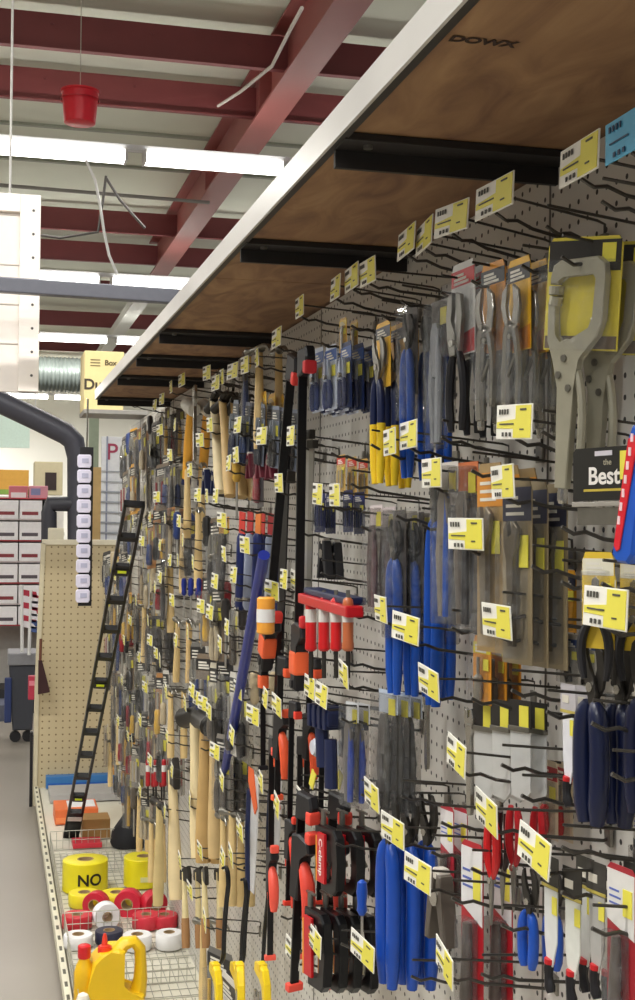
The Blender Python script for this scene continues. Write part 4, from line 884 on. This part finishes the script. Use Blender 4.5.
P_(k_bag, dict(w=.055, h=.2, tool='7a7672', handle='2a4ab0', header='e0e4e8'), 352, 702, 806, 'clear pack with blue-striped driver beside navy grips', 'hand tool', 'bagged_tool', n=2, X=.578)
P_(k_bag, dict(w=.07, h=.2, tool='5a5654', handle='46443f', header='b9c4d4'), 388, 690, 812, 'dark bagged tool under the middle blue pliers', 'hand tool', 'bagged_tool', n=3, X=.582)
P_(k_handles, dict(hc='1448a8', L=.33, r=.0125), 388, 790, 986, 'blue-handled pliers, lowest blue group', 'pliers', 'tongue_and_groove_pliers', n=3, pitch=.03, X=.58, scx=1.15)
P_(k_driver, dict(hc='1a4cae'), 362, 880, 960, 'small blue handled driver left of the lowest blue pliers', 'driver', 'screwdriver', X=.58)
# -- red drivers
for k, (px, c_) in enumerate(((311, 'c81a1e'), (324, 'c81a1e'), (336, 'c81a1e'), (348, 'b8643c'))):
    P_(k_redtube, dict(c=c_), px, 590, 678, ['red handled driver, leftmost of the red row', 'red handled driver, second of the red row', 'red handled driver, third of the red row', 'rust-orange handled driver ending the red row'][k], 'driver', 'nut_driver', n=1, X=.55)
a_ = PX(303, 593, .55); b_ = PX(352, 604, .55)
t = empty('red_holder', a_); tag(t, 'red bar holder clamping the row of red handled drivers', 'holder')
MB().box(-.01, .02, b_.y-a_.y, 0, -.018, 0, .003).build('holder_bar', RED, t); MB().box(-.004, .03, b_.y-a_.y+.02, -.02, .0, .012, .003).build('navy_top', NAVY, t)
P_(k_gripset, {}, 324, 705, 790, 'navy ribbed grips with a pale jaw ring and yellow tag', 'clamp', 'ratchet_grips', n=2, X=.582, pitch=.05)
# -- C-clamps
P_(k_cframe, dict(card_=2), 331, 812, 893, 'black C-clamp with a red hang tag, upper group', 'clamp', 'c_clamp', n=3, X=.582, pitch=.035)
P_(k_cframe, dict(L=.15, card_=1), 318, 895, 988, 'black C-clamp with a small red tag, lower group', 'clamp', 'c_clamp', n=4, X=.565, pitch=.028)
# -- bar clamps
for k, (px, yt, yb, dx, c_, g_, lb) in enumerate(((293, 352, 668, -28, 'e23c34', .93, 'bar clamp with a red head, leftmost of the tall pair'), (303, 348, 690, -5, 'c82c30', .92, 'bar clamp with a red head, right of the tall pair'), (281, 655, 800, -4, 'ee5c34', .55, 'short bar clamp with an orange grip below orange roll'),
  (292, 700, 905, -4, 'e8412f', .68, 'bar clamp with a red top pad beside navy grips'), (272, 735, 960, -2, 'f05a48', .60, 'bar clamp with paired coral grips near the floor'), (302, 790, 990, -8, 'ee5040', .36, 'bar clamp with a large coral grip beside C-clamps'), (263, 652, 770, 0, 'ef6030', .20, 'short bar clamp with an orange block head by blue pole'))):
    P_(k_barclamp, dict(L=.5 if yb-yt > 200 else .3, c=c_, grip=g_, block=k in (0, 1, 6)), px, yt, yb, lb, 'clamp', 'bar_clamp', n=1 if k in (0, 1, 6) else 2, X=.56 - .01*(k % 2), pitch=.06, dxb=dx, wob=8, scx=.8)
for k, (px, yt, yb, dx) in enumerate(((312, 440, 600, -3), (286, 470, 700, -8), (308, 430, 610, -2))):
    P_(k_square, dict(c=['8b8880', '2c2a2c', 'a9a6a0'][k]), px, yt, yb, ['steel square hanging between the red clamp heads and navy cases', 'black steel square among the tall bar clamps', 'bright steel square beside the tall bar clamps'][k], 'square', 'carpenter_square', n=1, X=.585, dxb=dx)
a_, b_ = PX(264, 555, .52), PX(218, 812, .60)
t = empty('blue_pole', a_); tag(t, 'long dark blue pole leaning down to the left', 'pole')
v = b_ - a_; MB().tube([(0, 0, 0), tuple(v)], .012, 12).build('pole_shaft', mat('182a8c', .3), t, True); MB().tube([tuple(v*.97), tuple(v*1.0)], .013, 12).build('clear_end_cap', CHROME, t, True)
t = empty('orange_roll', PX(266, 597, .50)); tag(t, 'orange cylinder with a white label between blue pole and clamps', 'canister')
p = PX(266, 634, .50) - PX(266, 597, .50); hh = p.length; rr = .017
MB().lathe([(rr*.8, 0), (rr, -.003), (rr, -hh+.003), (rr*.8, -hh)], (0, 0, 0), 20).build('canister_body', mat('eaa23c', .4), t, True); MB().lathe([(rr+.0006, -hh*.32), (rr+.0006, -hh*.68)], (0, 0, 0), 20, 'z', False).build('white_label', WHITE, t, True)
for k, px in enumerate((243, 251, 259)):
    P_(k_tubepack, dict(head=['c83a30', 'a8282c', 'd87830'][k], c='16245c' if k != 1 else '8c94a8'), px, 512, 610, ['navy tube pack with a red header, left of three', 'silver tube pack with a dark red header, middle of three', 'navy tube pack with an orange header, right of three'][k], 'tube', 'tube_pack', n=2, X=.59, pitch=.05, dxb=-3)
P_(k_sawpack, {}, 254, 770, 892, 'white-bladed hand saw with an orange corner and navy spine', 'saw', 'hand_saw', n=2, X=.578, pitch=.05, dxb=-3)
# -- hammers and mallets
for k, px in enumerate((213, 222)): P_(k_hammer, dict(wood='e0cfa4' if k == 0 else 'cfae74', kind='claw', head=DARKST), px, 396, 492 + 4*k, ['pale wood dark-headed hammer, left of upper pair', 'tan wood dark-headed hammer, right of upper pair'][k], 'hammer', 'claw_hammer', n=3, X=.578, pitch=.03, dxb=8, wob=12)
P_(k_mallet, dict(c='e8a838'), 191, 400, 484, 'mallet with a yellow-orange handle', 'mallet', 'rubber_mallet', n=2, X=.58, pitch=.05, dxb=-5)
for k, (px, yt, yb, w_, kd, lb) in enumerate(((178, 618, 682, 'd9bd84', 'claw', 'wooden hammer, left of the middle wooden pair'), (188, 618, 682, 'cfae74', 'claw', 'wooden hammer, right of the middle wooden pair'), (194, 705, 858, 'e2cfa0', 'sledge', 'long pale sledge hammer, left of the lower handles'), (205, 712, 862, 'c9a56a', 'sledge', 'long tan sledge hammer, middle of the lower handles'), (214, 716, 858, 'cdb07c', 'axe', 'long tan hatchet, right of the lower handles'), (172, 760, 900, 'd9c496', 'axe', 'long pale hatchet left of the lower handles'), (160, 800, 905, 'd6c088', 'claw', 'pale hammer nearest the base shelf'))):
    P_(k_hammer, dict(wood=w_, kind=kd, head=DARKST if k > 1 else STEEL), px, yt, yb, lb, 'hammer', 'wooden_hammer', n=2 if k < 5 else 1, X=.58, pitch=.04, dxb=-2 + k % 3 * 3, wob=12)
for k, (px, lb) in enumerate(((184, 'cream-handled brush with a brown end, left one'), (204, 'cream-handled brush with a brown end, right one'))):
    P_(k_hammer, dict(wood='e0cf9c', grip='a0764a', kind='axe', head=DARKST), px, 866, 948, lb, 'hand tool', 'short_hatchet', n=2, X=.572, pitch=.04, dxb=2, wob=10)
for k, (px, yt, yb) in enumerate(((228, 868, 968), (246, 880, 970))): P_(k_prybar, {}, px, yt, yb, ['black pry bar, left of the lower pair', 'black pry bar, right of the lower pair'][k], 'pry bar', 'pry_bar', n=2, X=.55, pitch=.05, dxb=-6, wob=10)
for k, (px, yt, yb) in enumerate(((216, 962, 1002), (240, 962, 1004))): P_(k_yellowtool, {}, px, yt, yb, ['bright yellow plastic tool low beside the base shelf', 'bright yellow plastic tool, nearer of the low pair'][k], 'hand tool', 'yellow_hand_tool', n=2, X=.53, pitch=.05, wob=15)
# -- lower right
P_(k_redcard, dict(w=.06, h=.2, top='dcd8d8', low='b02838'), 447, 806, 905, 'red card with a slanting white top behind plain hooks', 'snips', 'carded_snips', n=2, X=.62)
P_(k_redcard, dict(w=.06, h=.24, top='e0dede', low='b4202c'), 472, 842, 1010, 'long red and white card right of the dark curled tool', 'snips', 'carded_snips', n=2, X=.60, pitch=.04)
P_(k_snips, {}, 492, 818, 925, 'red-handled snips, bright pair behind the price tag', 'snips', 'tin_snips', X=.578)
P_(k_snips, dict(hc='a81820'), 514, 806, 912, 'dark red-handled snips behind the bright red pair', 'snips', 'tin_snips', n=2, X=.60, pitch=.03)
P_(k_snips, dict(hc='2a0c10'), 503, 812, 915, 'near-black handled snips between the red pairs', 'snips', 'tin_snips', X=.60)
P_(k_springclamp, dict(c='5a524a'), 441, 868, 942, 'curled dark grey tool above the lowest price tags', 'clamp', 'spring_clamp', X=.6)
P_(k_handles, dict(hc='1a50b4', L=.2, r=.011), 528, 868, 968, 'short blue-handled pliers beside the white sheathed saws', 'pliers', 'blue_pliers', n=2, X=.59, pitch=.03)
for k, (px, yt, yb) in enumerate(((550, 856, 994), (572, 868, 1006), (596, 862, 1000))):
    P_(k_sheath_saw, dict(blade=['d4d6d4', 'dadcd4', 'a9a8a4'][k], black=['2a2822', '24221e', '3a3834'][k]), px, yt, yb, ['white sheathed saw, left of three at the bottom right', 'white sheathed saw with yellow sticker, middle of three', 'grey sheathed saw, right of three at the bottom right'][k], 'saw', 'sheathed_saw', n=2, X=.57 + .01*k, pitch=.04)
P_(k_redcard, {}, 621, 866, 1010, 'red and white stickered card at bottom right corner', 'hand tool', 'red_carded_tool', n=2, X=.59, pitch=.035)
P_(k_redcard, dict(w=.05, h=.2, top='c9c5bc', low='3a3c44'), 640, 800, 900, 'dark card cut off by the right edge', 'hand tool', 'dark_carded_tool', X=.64)
P_(k_carded, dict(cc='c8b89c', top='a8282c', tool='9a9690', handle='c81a1e', w=.06, h=.12, kind='driver'), 548, 760, 838, 'small red and cream card with yellow sticker on the pegboard', 'driver', 'carded_driver', X=.66, n=2)
P_(k_tape, {}, 556, 640, 660, 'small yellow item on the pegboard near the snips', 'tape measure', 'tape_measure', X=.67) if False else None
# -- upper middle
P_(k_carded, dict(cc='e0b050', top='e8c040', tool='b9b6ae', handle='d8a030', w=.07, kind='wrench'), 263, 392, 432, 'yellow card high up left of the red clamp heads', 'wrench', 'carded_wrench', n=3, X=.585)
for k, (px, c_) in enumerate(((236, '1c2440'), (247, '2a4070'), (262, '1a1c28'), (276, '34302e'))):
    P_(k_carded, dict(cc='7c8494', top='4a4c50', tool='9aa0a8', handle=c_, w=.05, h=.16, kind='pliers'), px, 400 + 2*k, 462 + 2*k, ['navy-handled pliers card, left of the dark row', 'blue-grey pliers card in the dark row', 'black pliers card above the dark red grips', 'brownish pliers card by the tall clamps'][k], 'pliers', 'carded_pliers', n=3, X=.58, dxb=-2)
for k, px in enumerate((250, 260, 270)): P_(k_springclamp, dict(c='641c2c'), px, 452, 478, ['dark red grip, left of three', 'dark red grip, middle of three', 'dark red grip, right of three'][k], 'clamp', 'spring_clamp', n=2, X=.582)
for k, px in enumerate((206, 215)): P_(k_springclamp, dict(c='101c44'), px, 468, 494, ['small navy spring clamp, left one', 'small navy spring clamp, right one'][k], 'clamp', 'spring_clamp', n=2, X=.582)
for k, px in enumerate((184, 191, 199)): P_(k_driver, dict(hc='1c2c84'), px, 578, 618, ['small dark blue driver, left of three', 'small dark blue driver, middle of three', 'small dark blue driver, right of three'][k], 'driver', 'screwdriver', n=2, X=.582)
for k, px in enumerate((148, 156, 164)): P_(k_redtube, dict(c='a81c24', L=.12), px, 756, 800, ['dark red handle, left of the far red three', 'dark red handle, middle of the far red three', 'dark red handle, right of the far red three'][k], 'driver', 'nut_driver', n=2, X=.578)
# ------------------------------------------------------------------ hooks with their price tags
XTG = .553
def make_hook(root, with_tag=True, blue=False):
    L = W - XTG
    # local: x right, y into the wall, origin at the tag
    MB().tube([(0, .003, 0), (0, L-.012, -.013), (0, L-.002, -.016), (0, L-.001, -.034)], .0017, 6).build('upper_wire', HOOK, root, True)
    MB().tube([(0, .002, -.022), (0, .016, -.029), (0, .030, -.027), (0, .05, -.034), (0, L-.01, -.046), (0, L-.001, -.043)], .0022, 6).build('prong', HOOK, root, True)
    MB().box(-.009, .009, L-.006, L-.001, -.052, -.028, .001).build('back_clip', STEEL, root)
    if with_tag:
        w, h = .092, .038
        p = MB().box(-w/2, w/2, -.0015, .0, -h*.6, h*.4, .0004).build('tag_plate', TAGW if not blue else mat('58b0d8'), root)
        if not blue:
            MB().poly([(-w*.47, -h*.28), (-w*.47, -h*.10), (w*.06, -h*.02), (w*.06, h*.36), (w*.48, h*.36), (w*.48, -h*.56), (w*.0, -h*.56), (-.0, -h*.30)], -.0022, -.0016).build('yellow_panel', TAGY, p)
        k_ = MB()
        for q in range(4): k_.box(-w*.40+q*w*.075, -w*.40+q*w*.075+w*.035, -.0030, -.0023, h*.12, h*.27)
        for q in range(3): k_.box(-w*.30+q*w*.10, -w*.30+q*w*.10+w*.045, -.0030, -.0023, -h*.52, -h*.40)
        k_.box(-w*.38, w*.02, -.0030, -.0023, -h*.18, -h*.14); k_.box(w*.20, w*.36, -.0030, -.0023, h*.22, h*.27); k_.box(w*.2, w*.30, -.0030, -.0023, -h*.34, -h*.30)
        k_.build('printed_figures', INK if not blue else mat('1c3c5c'), p)
TAGS = [(236,455),(262,436),(170,455),(190,470),(222,520),(245,545),(234,575),(172,600),(188,632),(238,690),(232,735),(222,780),(240,830),(180,720),(172,770),(190,800),(150,760),(140,790),(165,810),(200,850),(180,860),(190,890),(205,920),(130,620),(118,610),(122,680),(150,640),(160,660),(166,690),(140,720),(150,450),(160,430),(175,425),(200,440),(210,425),(238,425),(178,560),(160,545),(133,520),(580,160),(495,197),(452,219),(425,236),(407,242),(368,272),(352,278),(336,288),(300,307),(277,338),(257,358),(245,365),(233,371),(222,377),(216,383),(207,373),(182,380),(171,387),(162,399),(155,405),(131,401),(515,422),(409,435),(390,442),(432,473),(503,482),(291,436),(335,495),(318,494),(466,534),(606,608),(497,621),(381,609),(406,628),(429,682),(344,674),(310,687),(322,695),(265,697),(277,705),(253,715),(457,755),(487,812),(535,850),(372,795),(393,830),(418,873),(445,962),(363,950),(315,940),(293,952),(302,801),(277,805),(261,781),(157,497),(165,518),(179,521),(198,495),(207,496),(216,496),(229,463),(279,483),(224,554),(193,562),(272,590),(284,579),(296,581),(201,606),(210,612),(227,627),(220,644),(155,587),(160,577),(192,690),(197,698),(203,703),(209,711),(185,703),(215,751),(145,687),(139,657),(156,653),(167,736),(128,736),(132,740),(116,692),(118,720),(223,858),(231,855),(150,517),(142,541),(151,586),(215,581),(115,576),(124,640),(136,600),(148,620),(170,560),(183,540),(130,560),(176,640)]
used = set()
hk = empty('tagged_hook'); make_hook(hk); HT = tree_of(hk)
bh = empty('tagged_hook'); make_hook(bh, True, True)
T = PX(630, 128, XTG); bh.location = T; bh.rotation_euler = (0, 0, R(-90)); tag(bh, 'hook with the only light blue price tag, at top right', 'hook', 'hooks with price tags')
for k, (tx, ty) in enumerate(TAGS):
    o = hk if k == 0 else tcopy(HT)
    d = random.uniform(-.006, .004); T = PX(tx, ty, XTG + d); o.location = T + Vector((0, 0, .004))
    o.rotation_euler = (R(random.uniform(-4, 4)), R(random.uniform(-1.5, 3)), R(-90 + random.uniform(-7, 7)))
    tag(o, where(tx, ty, used, 'wire hook with yellow price tag'), 'hook', 'hooks with price tags')
ph = empty('plain_hook'); make_hook(ph, False); HP = tree_of(ph)
PL = [(560,235),(520,245),(470,262),(440,275),(400,285),(380,300),(350,312),(320,330),(600,178),(545,205),(440,420),(470,452),(540,410),(560,505),(530,545),(500,592),(560,560),(545,690),(420,508),(360,512),(350,600),(470,680),(500,745),(520,775),(560,825),(440,805),(470,850),(430,835),(450,880),(590,905),(500,905),(480,955),(340,705),(335,830),(300,775),(300,905),(340,930),(410,960),(240,660),(215,670),(240,520),(250,500),(235,600),(230,640),(330,440),(370,430),(300,520),(320,560),(345,648),(280,640),(560,870),(610,750),(590,700),(510,670),(450,610),(395,500),(350,470),(270,440),(250,430),(230,420),(200,420),(240,800),(260,850),(280,905),(225,800),(200,740),(185,760),(400,780),(360,780),(600,560)]
for k, (tx, ty) in enumerate(PL):
    o = ph if k == 0 else tcopy(HP)
    o.location = PX(tx, ty, XTG); o.rotation_euler = (0, 0, R(-90 + random.uniform(-5, 5)))
    tag(o, where(tx, ty, used, 'untagged wire hook'), 'hook', 'plain hooks')
# ------------------------------------------------------------------ the dense far stretch of the wall
KN = [('bagged tool', 'hand tool', 'bagged_tool', lambda c, h: (k_bag, dict(w=.06, h=.18, tool='54504a', handle=h, header=c))), ('carded pliers', 'pliers', 'carded_pliers', lambda c, h: (k_carded, dict(cc=c, tool='8b8880', handle=h, kind='pliers', w=.06, h=.16))),
      ('carded driver', 'driver', 'carded_driver', lambda c, h: (k_carded, dict(cc=c, tool='a9a6a0', handle=h, kind='driver', w=.05, h=.14))),
      ('bagged tool', 'hand tool', 'bagged_tool', lambda c, h: (k_bag, dict(w=.05, h=.18, tool='6b6258', handle=h, header=c))),
      ('wrench', 'wrench', 'adjustable_wrench', lambda c, h: (k_wrench, {})),
      ('bit pack', 'bit pack', 'bit_pack', lambda c, h: (k_carded, dict(cc=c, tool='c9c4ba', handle=h, kind='bits', w=.07, h=.12))),
      ('screwdriver', 'driver', 'screwdriver', lambda c, h: (k_driver, dict(hc=h))),
      ('hammer', 'hammer', 'claw_hammer', lambda c, h: (k_hammer, dict(wood='d9bd84', kind='claw')))]
CARDS = [('6a6864', 'charcoal'), ('c8c0ac', 'cream'), ('8c867c', 'grey'), ('b07a40', 'tan'), ('d8d4cc', 'white'), ('3c3a3e', 'dark'), ('e0a848', 'orange'), ('7a6a58', 'brown')]
GR = [('3a3634', 'dark grey'), ('2a2826', 'black'), ('8a1c24', 'red'), ('26386c', 'blue'), ('c9a040', 'yellow'), ('5c544a', 'grey'), ('b8a888', 'cream')]
HAND = [(222, 450, 14, 46), (186, 440, 12, 45), (262, 430, 34, 40), (250, 560, 20, 52), (266, 615, 14, 30), (184, 650, 16, 34), (204, 785, 22, 80), (156, 778, 14, 26), (192, 598, 14, 22), (195, 908, 22, 42), (240, 920, 24, 55), (172, 830, 10, 70), (254, 830, 12, 60), (211, 481, 12, 14)]
rng = random.Random(11)
cnt = 0
for r_i in range(10):
    Yv = 2.75 + (r_i % 2) * .12
    while Yv < 7.4:
        zt = H + .36 - r_i * .185 + rng.uniform(-.03, .03)
        T = Vector((XT, Yv, zt)); px, py = proj(T); Yv += .135 + .05 * (Yv > 4.5) + rng.uniform(-.02, .03)
        kd = rng.choice(KN); cc = rng.choice(CARDS); gc = rng.choice(GR)
        if py > 830 and px < 190: continue
        if zt < .42: continue
        d = (T.y); h_px = .17 * F / (T.y * .97 + .14); cy = py + h_px / 2
        if any(abs(px + 6 - q[0]) < q[2] and abs(cy - q[1]) < q[3] for q in HAND): continue
        if px > 262 or px < 106 or (px < 124 and cy < 560): continue
        fn, ar = kd[3](cc[0], gc[0])
        sz = rng.uniform(.95, 1.35)
        if kd[0] == 'hammer': lab = 'small wooden hammer'; sz = 1.4
        elif kd[0] == 'wrench': lab = 'small bright steel wrench'
        elif kd[0] == 'screwdriver': lab = f'small {gc[1]}-handled screwdriver'
        elif kd[0] == 'bagged tool': lab = f'{gc[1]}-handled tool in a clear bag'
        else: lab = f'small {cc[1]} {kd[0]} with {gc[1]} parts'
        n_ = rng.choice((1, 2, 2, 3))
        lb = where(px, cy, used, lab, 11 if n_ > 1 else 16)
        if lb in USED or (lb + ', ' + ORD[0]) in USED: continue
        if n_ > 1:
            short = lb
            extra = max(len((short + ', ' + ORD[i]).split()) for i in range(n_))
            if extra > 16: n_ = 1
        place(fn, ar, px, py, py + h_px * sz, lb, kd[1], kd[2], n=n_, X=XT + rng.uniform(-.005, .02), pitch=.045, wob=14, scx=1.25)
        cnt += 1
print('FAR', cnt)
# ------------------------------------------------------------------ light and view
w_ = bpy.data.worlds.new('world'); S.world = w_; w_.use_nodes = True
bg = w_.node_tree.nodes['Background']; bg.inputs[0].default_value = (.95, .97, 1, 1); bg.inputs[1].default_value = .3
S.view_settings.view_transform = 'Standard'; S.view_settings.look = 'None'; S.view_settings.exposure = 0.0; S.view_settings.gamma = 1.0
S.view_settings.use_curve_mapping = False
S.cycles.max_bounces = 8; S.cycles.transparent_max_bounces = 24; S.cycles.use_denoising = True
S.cycles.caustics_reflective = False; S.cycles.caustics_refractive = False; S.cycles.sample_clamp_indirect = 4
